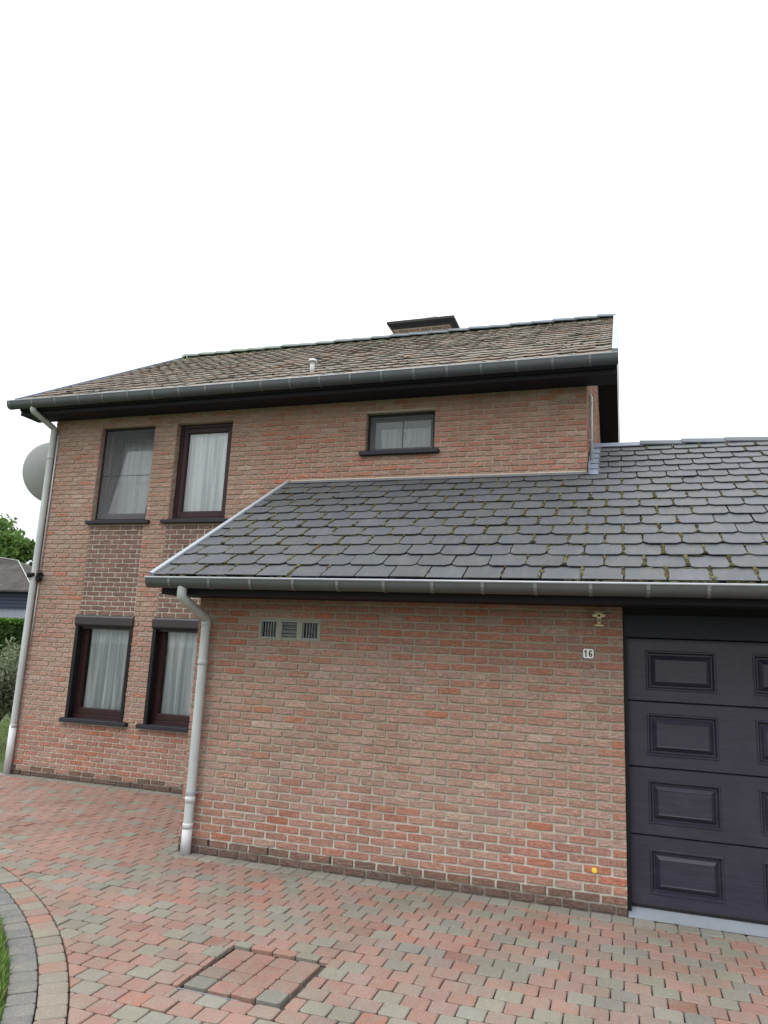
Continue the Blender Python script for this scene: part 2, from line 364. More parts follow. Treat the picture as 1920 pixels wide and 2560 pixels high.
MAT['yellow'] = m_plain('yellow_enamel', (0.75, 0.52, 0.05), 0.4, 20, 0.15, 0.03)
MAT['dish'] = m_plain('grey_dish_paint', (0.33, 0.345, 0.36), 0.55, 5, 0.25, 0.05)
MAT['bark'] = m_plain('bark', (0.06, 0.045, 0.03), 0.95, 14, 0.5, 0.8, stretch=(1, 1, 0.3), bdist=0.02)
MAT['cap'] = m_plain('chimney_cap_stone', (0.045, 0.043, 0.05), 0.85, 12, 0.6, 0.5, bdist=0.006)
MAT['shedroof'] = m_plain('fibre_cement_roof', (0.085, 0.080, 0.075), 0.95, 1.6, 0.75, 0.4, bdist=0.01, spec=0.1, dark=0.35)
MAT['shedwall'] = m_plain('blue_boards', (0.022, 0.032, 0.065), 0.6, 5, 0.3, 0.1, stretch=(0.3, 1, 4))
MAT['sheet'] = m_plain('metal_sheet', (0.105, 0.115, 0.135), 0.85, 4, 0.4, 0.05, spec=0.15)
MAT['leaf'] = m_leaf('leaf'); MAT['blade'] = m_leaf('grass_blade', 0.3)
MAT['glassblock'] = m_plain('glass_block', (0.235, 0.27, 0.235), 0.25, 10, 0.4, 0.05, spec=0.5)
MAT['glassrib'] = m_plain('glass_rib', (0.30, 0.33, 0.31), 0.1, 60, 0.8, 0.1, spec=0.9, stretch=(1, 1, 0.3), dark=0.25)
MAT['slate_f'] = m_plain('flashing_strip', (0.12, 0.13, 0.15), 0.5, 9, 0.3, 0.1)
MAT['void'] = m_plain('dark_void', (0.012, 0.013, 0.013), 0.4, 10, 0.2)

# ------------------------------------------------------------------ dimensions
L, P_ = 0.215, 0.065937                    # brick pitch along and up
JT = 0.0145                                # joint
GX1 = 18*L                                 # garage door jamb
HY, HXL, HXR = 2.2414, -4.142, 3.512       # house front wall plane and corners
HYB = 9.32                                 # rear wall
RY, TAN = 5.778, 0.5835                    # house ridge, slope
def hz(y): return 5.258+TAN*((y if y <= RY else 2*RY-y)-1.848)   # top of house roof plane
GY0, GZ0, GTAN = -0.425, 2.451, math.tan(R(29.46))               # garage eave edge, slope
GCOS, GSIN = math.cos(R(29.46)), math.sin(R(29.46))
GSR = 4.47; GRY = GY0+GSR*GCOS; GRZ = GZ0+GSR*GSIN               # garage ridge
GXR = 6.95

# ------------------------------------------------------------------ bricks
PAL = [((0.445, 0.278, 0.222), 6), ((0.424, 0.257, 0.203), 5), ((0.445, 0.240, 0.178), 3.0), ((0.468, 0.205, 0.137), 1.3), ((0.391, 0.250, 0.202), 1.4), ((0.479, 0.342, 0.275), 0.6)]
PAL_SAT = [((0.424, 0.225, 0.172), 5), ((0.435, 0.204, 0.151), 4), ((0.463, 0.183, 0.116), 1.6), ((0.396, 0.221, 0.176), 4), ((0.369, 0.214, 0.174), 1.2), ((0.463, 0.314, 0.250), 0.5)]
PAL_PALE = [((0.451, 0.309, 0.258), 6), ((0.436, 0.290, 0.240), 5), ((0.441, 0.266, 0.212), 2.0), ((0.463, 0.229, 0.165), 0.4), ((0.409, 0.284, 0.239), 1.8), ((0.474, 0.362, 0.303), 0.5)]
PAL_DARK = [((0.185, 0.110, 0.094), 4), ((0.215, 0.125, 0.104), 4), ((0.165, 0.102, 0.09), 2), ((0.235, 0.14, 0.115), 2)]
PAL_PLINTH = [((0.105, 0.068, 0.057), 4), ((0.12, 0.076, 0.062), 3), ((0.14, 0.088, 0.07), 2)]
def pick(rng, pal):
    c = rng.choices([a for a, _ in pal], [b for _, b in pal])[0]; k = rng.uniform(0.93, 1.07)
    return (c[0]*k*rng.uniform(0.96, 1.04), c[1]*k, c[2]*k*rng.uniform(0.95, 1.05), rng.random())
def brick_geo(rng, O, U, N, u0, u1, z0, z1, dep=0.018, proud=0.0):
    n = 4; ins = 0.0032; v = []
    us = [u0+(u1-u0)*i/n for i in range(n+1)]
    per = [(u, z0) for u in us]+[(u, z1) for u in us[::-1]]
    jb = [rng.gauss(0, 0.0013) for _ in range(10)]; tl = rng.gauss(0, 0.0012); pr = proud+rng.gauss(0, 0.0012)
    cu, cz = (u0+u1)/2, (z0+z1)/2
    outer, inner, back = [], [], []
    for i, (u, z) in enumerate(per):
        s = 1 if z > cz else -1; e = 1 if u > cu else -1
        end = i in (0, n, n+1, 2*n+1)
        du = (-e*rng.uniform(0.0, 0.004)) if end else 0
        zz = z+jb[i]-s*(rng.uniform(0.0, 0.003) if end else 0)
        outer.append((u+du, zz, -0.0035))
        inner.append((u+du-(e*ins if end else 0), zz-s*ins, pr+tl*(u-cu)/(u1-u0+1e-6)*2+rng.gauss(0, 0.0009)))
        back.append((u+du, zz, -dep))
    O, U, N = np.array(O), np.array(U), np.array(N)
    for (u, z, w) in outer+inner+back: v.append(tuple(O+U*u+N*w+np.array([0, 0, z])))
    m = 2*n+2; f = []
    for i in range(n): f.append((m+i, m+i+1, m+m-2-i, m+m-1-i))
    for i in range(m):
        j = (i+1) % m; f.append((i, j, m+j, m+i)); f.append((2*m+i, 2*m+j, j, i))
    return v, f
class Wall:
    """bricks on one plane; the largest-looking ones become objects, the rest one joined mesh"""
    def __init__(s, seed): s.rng = random.Random(seed); s.b = []
    def add(s, O, U, N, u0, u1, z0, z1, tint, vis=True, proud=0.0, dep=0.018):
        v, f = brick_geo(s.rng, O, U, N, u0, u1, z0, z1, dep, proud)
        O, U = np.array(O), np.array(U)
        q = [O+U*a+np.array([0, 0, b]) for a, b in ((u0, z0), (u1, z0), (u1, z1), (u0, z1))]
        ar, pu, pv = pix_area(q)
        s.b.append((ar if vis and in_frame(pu, pv) else 0.0, v, f, tint, tuple((q[0]+q[2])/2)))
    def build(s, parent, nmax=300, part='brick', mass='brick_courses', mat=None):
        mat = mat or MAT['brick']
        s.b.sort(key=lambda a: -a[0]); mb = MB(); n = 0
        for ar, v, f, t, c in s.b:
            if ar > 0 and n < nmax:
                MB().add(v, f, t).build(part, mat, parent, c); n += 1
            else: mb.add(v, f, t)
        if mb.v: tag(mb.build(mass, mat, parent), kind='stuff')
def course(W, O, U, N, a, b, k, pitch, off, holes, palf, vis=True, top=None, proud=0.0):
    """one course k between u=a and b, joints at off + i*pitch, cut by holes (u0,u1,z0,z1)"""
    z0, z1 = k*P_+JT/2, (k+1)*P_-JT/2; zc = (z0+z1)/2
    cuts = [(h[0], h[1]) for h in holes if h[2] < zc < h[3]]
    segs = [(a, b)]
    for c0, c1 in sorted(cuts):
        ns = []
        for s0, s1 in segs:
            if c1 <= s0 or c0 >= s1: ns.append((s0, s1)); continue
            if c0 > s0: ns.append((s0, c0))
            if c1 < s1: ns.append((c1, s1))
        segs = ns
    for s0, s1 in segs:
        js = [s0]; i = math.ceil((s0-off)/pitch+0.12)
        while off+i*pitch < s1-0.12*pitch: js.append(off+i*pitch); i += 1
        js.append(s1)
        for j in range(len(js)-1):
            u0 = js[j]+(JT/2 if j > 0 else 0); u1 = js[j+1]-(JT/2 if j < len(js)-2 else 0)
            if u1-u0 < 0.02: continue
            if top and (z1 > top(u0) or z1 > top(u1)): continue
            W.add(O, U, N, u0, u1, z0, z1, palf(W.rng, (u0+u1)/2, zc), vis if isinstance(vis, bool) else vis((u0+u1)/2, zc), proud)
def rects_minus(x0, x1, z0, z1, holes):
    xs = sorted({x0, x1, *[min(max(h[i], x0), x1) for h in holes for i in (0, 1)]})
    zs = sorted({z0, z1, *[min(max(h[i], z0), z1) for h in holes for i in (2, 3)]})
    for i in range(len(xs)-1):
        for j in range(len(zs)-1):
            cx, cz = (xs[i]+xs[i+1])/2, (zs[j]+zs[j+1])/2
            if not any(h[0] < cx < h[1] and h[2] < cz < h[3] for h in holes): yield xs[i], xs[i+1], zs[j], zs[j+1]

# ================================================================== SETTING
g = MB(); g.add([(-900, -900, -0.07), (900, -900, -0.07), (900, 900, -0.07), (-900, 900, -0.07)], [(0, 1, 2, 3)])
tag(g.build('ground', MAT['soil']), 'wide flat garden ground around the house', kind='structure')
CC, CR = (-3.6055, -6.5631), 6.1203            # centre and radius of the curved paving edge
drive_o = MB()
drive_o.add([(-5.2, -6.5, -0.046), (8.0, -6.5, -0.046), (8.0, 0.0, -0.046), (-5.2, 0.0, -0.046), (-5.2, HY, -0.046), (0.0, HY, -0.046), (0.0, 0.0, -0.046)], [(0, 1, 2, 3), (3, 6, 5, 4)])
driveway = tag(drive_o.build('driveway', MAT['sand']), 'driveway of red and grey concrete pavers in front of house', kind='structure')

# ---- pavers
PV = [((0.254, 0.152, 0.125), 6), ((0.240, 0.158, 0.133), 5), ((0.221, 0.166, 0.140), 4), ((0.205, 0.196, 0.162), 4.6), ((0.181, 0.174, 0.149), 2.4), ((0.270, 0.137, 0.106), 0.9), ((0.205, 0.112, 0.091), 0.35)]
PV_GREY = [((0.215, 0.213, 0.185), 3), ((0.19, 0.187, 0.16), 3)]
PV_DARK = [((0.128, 0.130, 0.128), 3), ((0.142, 0.143, 0.138), 3), ((0.152, 0.152, 0.142), 2)]
PV_RING = [((0.205, 0.185, 0.150), 4), ((0.215, 0.158, 0.13), 3), ((0.235, 0.138, 0.11), 2.6), ((0.188, 0.180, 0.152), 2)]
rngp = random.Random(5)
pavers = []                                  # (area, v, f, tint, centre)
HATCH = (1.520, 2.160, -2.324, -1.680)
def paver_geo(poly, ztop, tilt=(0, 0), chop=0.011, cham=0.005, depth=0.043, rng=rngp):
    n = len(poly)
    if sum(poly[i][0]*poly[(i+1) % n][1]-poly[(i+1) % n][0]*poly[i][1] for i in range(n)) < 0: poly = poly[::-1]
    q = []
    for i in range(n):
        p, a, b = poly[i], poly[i-1], poly[(i+1) % n]
        for o in (a, b):
            d = math.hypot(o[0]-p[0], o[1]-p[1]); k = min(chop*rng.uniform(0.6, 1.6), 0.3*d)/max(d, 1e-6)
            q.append((p[0]+(o[0]-p[0])*k, p[1]+(o[1]-p[1])*k))
    cx, cy = sum(p[0] for p in q)/len(q), sum(p[1] for p in q)/len(q); m = len(q)
    zf = lambda x, y, d: ztop+tilt[0]*(x-cx)+tilt[1]*(y-cy)-d
    outer = [(x, y, zf(x, y, 0.004)) for x, y in q]; inner = []; base = [(x, y, zf(x, y, depth)) for x, y in q]
    for x, y in q:
        d = math.hypot(x-cx, y-cy); k = max(0.5, 1-cham*1.3/max(d, 1e-6)); X, Y = cx+(x-cx)*k, cy+(y-cy)*k
        inner.append((X, Y, zf(X, Y, 0)))
    f = [tuple(range(m, 2*m))]
    for i in range(m):
        j = (i+1) % m; f += [(i, j, m+j, m+i), (2*m+i, 2*m+j, j, i)]
    return outer+inner+base, f, (cx, cy, ztop)
def add_paver(poly, pal, zt=None, store=pavers):
    if len(poly) < 3 or parea(poly) < 0.0009: return
    zt = rngp.gauss(0, 0.0016) if zt is None else zt
    poly = [(x+rngp.gauss(0, 0.0009), y+rngp.gauss(0, 0.0009)) for x, y in poly]
    v, f, c = paver_geo(poly, zt, (rngp.gauss(0, 0.008), rngp.gauss(0, 0.008)))
    ar, u, w = pix_area([(x, y, 0) for x, y in poly])
    hid = (c[1] > -0.005 and c[0] > -0.02)
    store.append((ar if in_frame(u, w) and not hid else 0, v, f, pick(rngp, pal), c))
def clip_ring(poly, rad):
    cx, cy = sum(p[0] for p in poly)/len(poly), sum(p[1] for p in poly)/len(poly)
    d = math.hypot(cx-CC[0], cy-CC[1]); ex, ey = (cx-CC[0])/d, (cy-CC[1])/d
    if d > rad+0.3: return poly
    if d < rad-0.2: return []
    return clip(poly, -ex, -ey, -(ex*CC[0]+ey*CC[1]+rad))
def minus_hatch(poly):
    x0, x1, y0, y1 = HATCH
    xs = [p[0] for p in poly]; ys = [p[1] for p in poly]
    if max(xs) < x0 or min(xs) > x1 or max(ys) < y0 or min(ys) > y1: return [poly]
    out = [clip(poly, 1, 0, x0), clip(poly, -1, 0, -x1)]
    mid = clip(clip(poly, -1, 0, -x0), 1, 0, x1)
    if mid: out += [clip(mid, 0, 1, y0), clip(mid, 0, -1, -y1)]
    return [o for o in out if len(o) >= 3]
PX, PY, PJ = 0.1525, 0.1400, 0.0068
patch = lambda x, y: math.sin(x*1.9+1.3*y)+math.sin(2.7*y-x*0.8+2)+0.6*math.sin(5.1*x-3.3*y)
def pv_pal(x, y):
    if y > -0.6 and x < 0.3: return [PV[0], PV[0], PV[1], PV[3], (PV[5][0], 0.8), (PV[6][0], 0.9), PV[0]]
    return PV
for k in range(-17, 37):
    yb = -0.202-PY*(k+1); yt = yb+PY
    x = -5.1+(0.075 if k % 2 else 0.0)+0.023
    while x < 7.6:
        x0, x1 = x+PJ/2, x+PX-PJ/2; y0, y1 = yb+PJ/2, yt-PJ/2; x += PX
        if y0 > HY-0.16: continue
        if x1 > 7.6: continue
        poly = [(x0, y0), (x1, y0), (x1, min(y1, HY-0.152)), (x0, min(y1, HY-0.152))]
        if yb > -0.21 and x0 > -0.16: continue
        if yb > -0.21: poly = clip(poly, 1, 0, -0.150)
        poly = clip_ring(poly, CR+0.005)
        if not poly: continue
        for q in minus_hatch(poly): add_paver(q, pv_pal(x0, y0))
# grey course along the walls and the narrow cut course beside it
x = -0.15
while x < 7.5:
    add_paver([(x+0.002, -0.149), (x+0.148, -0.149), (x+0.148, -0.006), (x+0.002, -0.006)], PV_GREY); x += 0.1503
x = -0.15
while x < 7.5:
    w = rngp.choice((0.075, 0.15, 0.15)); add_paver([(x+0.002, -0.199), (x+w-0.002, -0.199), (x+w-0.002, -0.153), (x+0.002, -0.153)], PV); x += w
x = -5.1
while x < -0.02:
    add_paver([(x+0.002, HY-0.148), (x+0.148, HY-0.148), (x+0.148, HY-0.006), (x+0.002, HY-0.006)], PV_GREY); x += 0.1503
y = 0.0
while y < HY-0.2:
    add_paver([(-0.145, y+0.002), (-0.006, y+0.002), (-0.006, y+0.148), (-0.145, y+0.148)], PV_GREY); y += 0.1503
# two curved border courses
for r0, r1, pal, pit, ph in ((CR-0.150, CR-0.004, PV_RING, 0.139, 0.0), (CR-0.298, CR-0.158, PV_DARK, 0.139, 0.4)):
    n = int(2*math.pi*CR/pit)
    for i in range(n):
        a0, a1 = 2*math.pi*(i+ph)/n, 2*math.pi*(i+ph+1)/n; g0 = 0.0036/r0
        am = math.degrees((a0+a1)/2) % 360
        if not (12 < am < 118): continue
        add_paver([(CC[0]+r*math.cos(a), CC[1]+r*math.sin(a)) for r, a in ((r0, a0+g0), (r1, a0+g0), (r1, a1-g0), (r0, a1-g0))], pal)
pavers.sort(key=lambda a: -a[0]); mb = MB()
for i, (ar, v, f, t, c) in enumerate(pavers):
    if i < 300 and ar > 0: MB().add(v, f, t).build('paver', MAT['paver'], driveway, c)
    else: mb.add(v, f, t)
tag(mb.build('paver_field', MAT['paver'], driveway), kind='stuff')
# kerb at the far left edge of the paving
tag(MB().box(-5.30, -5.21, -0.4, HY+0.5, -0.06, 0.03, bev=0.008).build('kerb', MAT['cap']), 'low kerb at the far left edge of the paving', kind='structure')

# ---- grass
mb = MB(); na = 48; ar = [R(8+118*i/na) for i in range(na+1)]
mb.add([(CC[0], CC[1], -0.041)]+[(CC[0]+(CR-0.302)*math.cos(a), CC[1]+(CR-0.302)*math.sin(a), -0.041) for a in ar], [(0, i+1, i+2) for i in range(na)])
tag(mb.build('lawn', MAT['soil']), 'lawn bed inside the curved paver border', kind='structure')
def blades(name, n, fn, hmin, hmax, seed, label):
    rng = random.Random(seed); mb = MB()
    for _ in range(n):
        x, y = fn(rng)
        if x is None: continue
        h = rng.uniform(hmin, hmax); a = rng.uniform(0, 6.28); w = rng.uniform(0.0022, 0.0042); le = h*rng.uniform(0.2, 0.9)
        ca, sa = math.cos(a), math.sin(a); b = a+rng.uniform(-1, 1)
        k = rng.uniform(0.7, 1.3); t = (0.105*k*rng.uniform(0.8, 1.35), 0.20*k, 0.035*k, 0) if rng.random() < 0.85 else (0.26*k, 0.25*k, 0.10*k, 0)
        dx, dy = math.cos(b)*le, math.sin(b)*le
        mb.add([(x-sa*w, y+ca*w, -0.05), (x+sa*w, y-ca*w, -0.05), (x+dx*0.35+sa*w*0.8, y+dy*0.35-ca*w*0.8, -0.05+h*0.62), (x+dx*0.35-sa*w*0.8, y+dy*0.35+ca*w*0.8, -0.05+h*0.62), (x+dx, y+dy, -0.05+h)], [(0, 1, 2, 3), (3, 2, 4)], t)
    return tag(mb.build(name, MAT['blade']), label, 'grass', kind='stuff')
def lawn_front(rng):
    d = CR-0.315-abs(rng.gauss(0, 0.5)) if rng.random() < 0.6 else CR-0.315-rng.uniform(0, 2.6)
    a = R(rng.uniform(28, 80))
    return CC[0]+d*math.cos(a), CC[1]+d*math.sin(a)
blades('lawn_grass', 46000, lawn_front, 0.05, 0.105, 3, 'green lawn inside the curved paver border at the lower left')
def lawn_back(rng): return rng.uniform(-9.5, -5.2), rng.uniform(2.2, 9.5)
blades('lawn_grass', 14000, lawn_back, 0.04, 0.10, 4, 'strip of lawn beyond the left corner of the house')

# ---- inspection hatch
hx0, hx1, hy0, hy1 = HATCH
hatch = empty('inspection_cover', ((hx0+hx1)/2, (hy0+hy1)/2, 0), 'recessed inspection cover filled with pavers, with open gaps around it', 'cover')
fr = MB()
for a in ((hx0+0.003, hx1-0.003, hy0+0.002, hy0+0.006), (hx0+0.003, hx1-0.003, hy1-0.006, hy1-0.002), (hx0+0.002, hx0+0.006, hy0+0.007, hy1-0.007), (hx1-0.006, hx1-0.002, hy0+0.007, hy1-0.007)):
    fr.box(a[0], a[1], a[2], a[3], -0.055, -0.024)
fr.build('frame', MAT['black'], hatch)
MB().box(hx0+0.01, hx1-0.25, hy0+0.0065, hy0+0.011, -0.05, -0.004).build('edge_strip', MAT['galv'], hatch)
MB().box(hx0+0.012, hx1-0.012, hy0+0.012, hy1-0.012, -0.048, -0.026).build('tray', MAT['sand'], hatch)
gx, gy = 0.030, 0.030; cw = (hx1-hx0-2*gx)/4; ch = (hy1-hy0-2*gy)/4
HC = {(0, 0): (0.15, 0.15, 0.133), (3, 0): (0.17, 0.17, 0.148), (2, 0): (0.25, 0.135, 0.108), (0, 1): (0.19, 0.148, 0.125)}
for i in range(4):
    for j in range(4):
        if i == 3 and j == 3: continue
        yy1 = hy0+gy+(j+1)*ch-0.0038
        if i == 3 and j == 2: yy1 = hy0+gy+4*ch-0.002
        poly = [(hx0+gx+i*cw+0.0035, hy0+gy+j*ch+0.0038), (hx0+gx+(i+1)*cw-0.0035, hy0+gy+j*ch+0.0038), (hx0+gx+(i+1)*cw-0.0035, yy1), (hx0+gx+i*cw+0.0035, yy1)]
        zc_ = 0.001-0.016*((j+0.5)/4-0.5)*2*0.5
        v, f, c = paver_geo(poly, zc_+rngp.gauss(0, 0.0012), (rngp.gauss(0, 0.006), -0.026+rngp.gauss(0, 0.006)), depth=0.046)
        cc = HC.get((i, j)) or rngp.choice([(0.24, 0.140, 0.116), (0.225, 0.147, 0.122), (0.235, 0.136, 0.11), (0.215, 0.15, 0.125)])
        MB().add(v, f, cc+(rngp.random(),)).build('paver', MAT['paver'], hatch, c)

# ================================================================== GARAGE
gar = empty('garage', (3.4, 2.0, 0), 'low brick garage with slate roof and house number 16', 'garage')
UX, NY = (1, 0, 0), (0, -1, 0)
GB = (0.60*1.075, 1.178*1.075, 1.784*1.075, 1.957*1.075)         # glass block opening
GB = (0.645, 1.268, 29*P_, 31.9*P_)
gh = [GB, (GX1, 6.335, -1, 3.0)]
def pal_g(rng, u, z):
    if z < 2*P_: return pick(rng, PAL_PLINTH if z < P_ else [((0.20, 0.118, 0.092), 1), ((0.17, 0.105, 0.085), 1), ((0.235, 0.130, 0.098), 0.6)])
    q = rng.random(); s = 0.0
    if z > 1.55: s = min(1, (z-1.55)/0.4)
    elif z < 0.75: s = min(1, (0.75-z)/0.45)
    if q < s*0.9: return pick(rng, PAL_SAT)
    return pick(rng, PAL_PALE if q > 0.4 else PAL)
GW0 = MB()
for a in rects_minus(0.004, GX1-0.002, -0.05, 2.40, gh[:1]): GW0.box(a[0], a[1], 0.0105, 0.30, a[2], a[3])
MB().box(6.337, GXR, 0.0105, 0.30, -0.05, 2.40).build('door_pier', MAT['mortar_g'], gar)
gwall = GW0.build('front_wall', MAT['mortar_g'], gar)
W = Wall(11)
for k in range(0, 35):
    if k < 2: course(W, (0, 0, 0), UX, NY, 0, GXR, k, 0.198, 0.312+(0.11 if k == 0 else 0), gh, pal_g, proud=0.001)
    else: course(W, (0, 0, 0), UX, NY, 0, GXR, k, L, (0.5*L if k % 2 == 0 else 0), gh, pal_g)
W.build(gwall)
for xw in (0.312, 0.901, 1.485, 2.077, 2.673, 3.267):
    MB().box(xw-0.0065, xw+0.0065, 0.0005, 0.010, P_+0.006, 2*P_-0.004).build('weep_hole', MAT['void'], gwall, (xw, 0, 1.5*P_))
# left flank (return) wall
fl = MB().box(0.008, 0.28, 0.302, HY-0.002, -0.05, 2.5).box(0.008, 0.0085+0.2, 0.012, 0.3015, -0.05, 2.39)
fl = MB().add([(0.0085, 0.01, -0.05), (0.0085, HY-0.002, -0.05), (0.0085, HY-0.002, 3.75), (0.0085, 0.01, 2.6)], [(0, 1, 2, 3)]); 
fwall = fl.build('flank_wall', MAT['mortar_g'], gar)
W = Wall(12)
for k in range(0, 57): course(W, (0, 0, 0), (0, 1, 0), (-1, 0, 0), 0, HY, k, L, (0 if k % 2 == 0 else 0.5*L), [], pal_g, vis=False, top=lambda u: GZ0+GTAN*(u-GY0)-0.12)
W.build(fwall)
# right flank and rear
rf = MB().add([(GXR-0.0085, 0.01, -0.05), (GXR-0.0085, 6.5, -0.05), (GXR-0.0085, 6.5, 2.7), (GXR-0.0085, GRY, GRZ-0.1), (GXR-0.0085, 0.01, 2.7)], [(0, 1, 2, 3, 4)])
rf.add([(HXR+0.01, 6.5, -0.05), (GXR-0.01, 6.5, -0.05), (GXR-0.01, 6.5, 2.7), (HXR+0.01, 6.5, 2.7)], [(3, 2, 1, 0)])
rwall = rf.build('flank_wall', MAT['mortar_g'], gar)
W = Wall(13)
for k in range(0, 66): course(W, (GXR, 0, 0), (0, 1, 0), (1, 0, 0), 0, 6.5, k, L, (0 if k % 2 == 0 else 0.5*L), [], pal_g, vis=False, top=lambda u: min(GZ0+GTAN*(u-GY0), GZ0+GTAN*(2*GRY-u-GY0))-0.12)
W.build(rwall)

# door, lintel, threshold
DY = 0.115
MB().box(GX1+0.002, 6.333, 0.035, 0.16, 2.052, 2.232, bev=0.003).build('door_lintel', MAT['lintel'], gar)
MB().box(GX1+0.002, 6.333, 0.075, 0.16, 2.2325, 2.40).build('lintel_backing', MAT['black'], gar)
dj = MB()
for a, b in ((GX1+0.002, GX1+0.028), (6.307, 6.333)): MB().box(a, b, 0.05, 0.16, 0.0, 2.050).build('door_jamb', MAT['black'], gar)
MB().add([(GX1+0.004, -0.004, 0.0), (6.331, -0.004, 0.0), (6.331, -0.004, 0.014), (GX1+0.004, -0.004, 0.014), (GX1+0.004, 0.125, 0.05), (6.331, 0.125, 0.05), (GX1+0.004, 0.125, 0.0), (6.331, 0.125, 0.0)],
    [(0, 1, 2, 3), (3, 2, 5, 4), (0, 3, 4, 6), (1, 7, 5, 2)]).build('door_threshold', MAT['galv'], gar)
door = MB().box(GX1+0.029, 6.306, DY+0.036, DY+0.05, 0.052, 2.051).build('garage_door', MAT['black'], gar)
dz = [0.052, 0.563, 1.060, 1.558, 2.051]
def cassette(mb, x0, x1, z0, z1):
    """raised panel with a moulded frame, as rings from the face inwards"""
    rings = [(0.0, 0.0), (0.006, 0.008), (0.014, 0.008), (0.027, -0.018), (0.036, -0.018), (0.070, 0.014), (0.075, 0.012)]
    v = []; f = []
    for d, h in rings: v += [(x0+d, DY-h, z0+d), (x1-d, DY-h, z0+d), (x1-d, DY-h, z1-d), (x0+d, DY-h, z1-d)]
    for i in range(len(rings)-1):
        for k in range(4): f.append((4*i+k, 4*i+(k+1) % 4, 4*i+4+(k+1) % 4, 4*i+4+k))
    f.append(tuple(range(4*len(rings)-4, 4*len(rings)))); mb.add(v, f)
cas = [(4.037+0.772*i, 4.550+0.772*i) for i in range(3)]
for i in range(4):
    z0, z1 = dz[i]+0.0012, dz[i+1]-0.0012
    c0, c1 = dz[i]+0.092, dz[i]+0.412
    if i == 3: c0, c1 = 1.646, 1.955
    if i == 2: c0, c1 = 1.150, 1.468
    if i == 1: c0, c1 = 0.651, 0.970
    if i == 0: c0, c1 = 0.150, 0.470
    mb = MB(); hs = [(a, b, c0, c1) for a, b in cas]
    for a in rects_minus(GX1+0.030, 6.305, z0+0.006, z1-0.006, hs):
        mb.add([(a[0], DY, a[2]), (a[1], DY, a[2]), (a[1], DY, a[3]), (a[0], DY, a[3])], [(0, 1, 2, 3)])
    for za, zb, ya, yb in ((z0, z0+0.006, DY+0.014, DY), (z1-0.006, z1, DY, DY+0.014)):
        mb.add([(GX1+0.030, ya, za), (6.305, ya, za), (6.305, yb, zb), (GX1+0.030, yb, zb)], [(0, 1, 2, 3)])
    mb.build('door_section', MAT['door'], door)
    for a, b in cas:
        q = MB(); cassette(q, a, b, c0, c1); q.build('door_cassette', MAT['door'], door, ((a+b)/2, DY, (c0+c1)/2))
MB().box(GX1+0.03, 6.305, DY-0.006, DY+0.03, 0.050, 0.075, bev=0.004).build('bottom_seal', MAT['black'], door)

# glass blocks
bw = (GB[1]-GB[0])/3
MB().box(GB[0], GB[1], 0.05, 0.09, GB[2], GB[3]).build('vent_backing', MAT['void'], gar)
gbm = MB()
for a in rects_minus(GB[0], GB[1], GB[2], GB[3], [(GB[0]+i*bw+0.008, GB[0]+(i+1)*bw-0.008, GB[2]+0.008, GB[3]-0.008) for i in range(3)]): gbm.box(a[0], a[1], 0.004, 0.055, a[2], a[3])
gbm.build('vent_mortar', MAT['mortar_g'], gar)
for i in range(3):
    x0, x1, z0, z1 = GB[0]+i*bw+0.009, GB[0]+(i+1)*bw-0.009, GB[2]+0.009, GB[3]-0.009
    mb = MB()
    for a in rects_minus(x0, x1, z0, z1, [(x0+0.020, x1-0.020, z0+0.018, z1-0.018)]): mb.box(a[0], a[1], 0.003, 0.05, a[2], a[3], bev=0.002)
    b = mb.build('glass_block', MAT['glassblock'], gar, ((x0+x1)/2, 0.02, (z0+z1)/2))
    if i != 1:
        n = 6
        for k in range(n):
            xx = x0+0.026+(x1-x0-0.052)*k/(n-1)
            MB().tube([(xx, 0.022, z0+0.018), (xx, 0.022, z1-0.018)], 0.0042, 6).build('rib', MAT['glassrib'], b, (xx, 0.02, (z0+z1)/2))
    else:
        for k in range(4):
            zz = z0+0.035+(z1-z0-0.055)*k/3.4
            MB().add([(x0+0.02, 0.010, zz-0.006), (x1-0.02, 0.010, zz-0.006), (x1-0.02, 0.044, zz+0.026), (x0+0.02, 0.044, zz+0.026), (x0+0.02, 0.013, zz-0.010), (x1-0.02, 0.013, zz-0.010), (x1-0.02, 0.048, zz+0.022), (x0+0.02, 0.048, zz+0.022)],
                [(0, 1, 2, 3), (7, 6, 5, 4), (0, 4, 5, 1), (1, 5, 6, 2), (2, 6, 7, 3), (3, 7, 4, 0)]).build('louvre', MAT['glassrib'], b, ((x0+x1)/2, 0.02, zz))

# garage roof
def gp(x, s, w=0.0): return (x, GY0+s*GCOS-w*GSIN, GZ0+s*GSIN+w*GCOS)     # point on the slope, w above it
GXV = -0.258
SW = (HY-GY0)/GCOS                          # where the slope meets the house wall
mb = MB()
mb.add([gp(GXV+0.01, 0.02, -0.022), gp(GXR+0.2, 0.02, -0.022), gp(GXR+0.2, GSR, -0.022), gp(HXR, GSR, -0.022), gp(HXR, SW, -0.022), gp(GXV+0.01, SW, -0.022)], [(0, 1, 2, 3, 4, 5)])
mb.add([gp(GXV+0.01, 0.06, -0.10), gp(GXR+0.2, 0.06, -0.10), gp(GXR+0.2, GSR, -0.10), gp(HXR, GSR, -0.10), gp(HXR, SW, -0.10), gp(GXV+0.01, SW, -0.10)], [(5, 4, 3, 2, 1, 0)])
mb.add([gp(GXV+0.01, 0.02, -0.022), gp(GXV+0.01, SW, -0.022), gp(GXV+0.01, SW, -0.10), gp(GXV+0.01, 0.06, -0.10)], [(0, 1, 2, 3)])
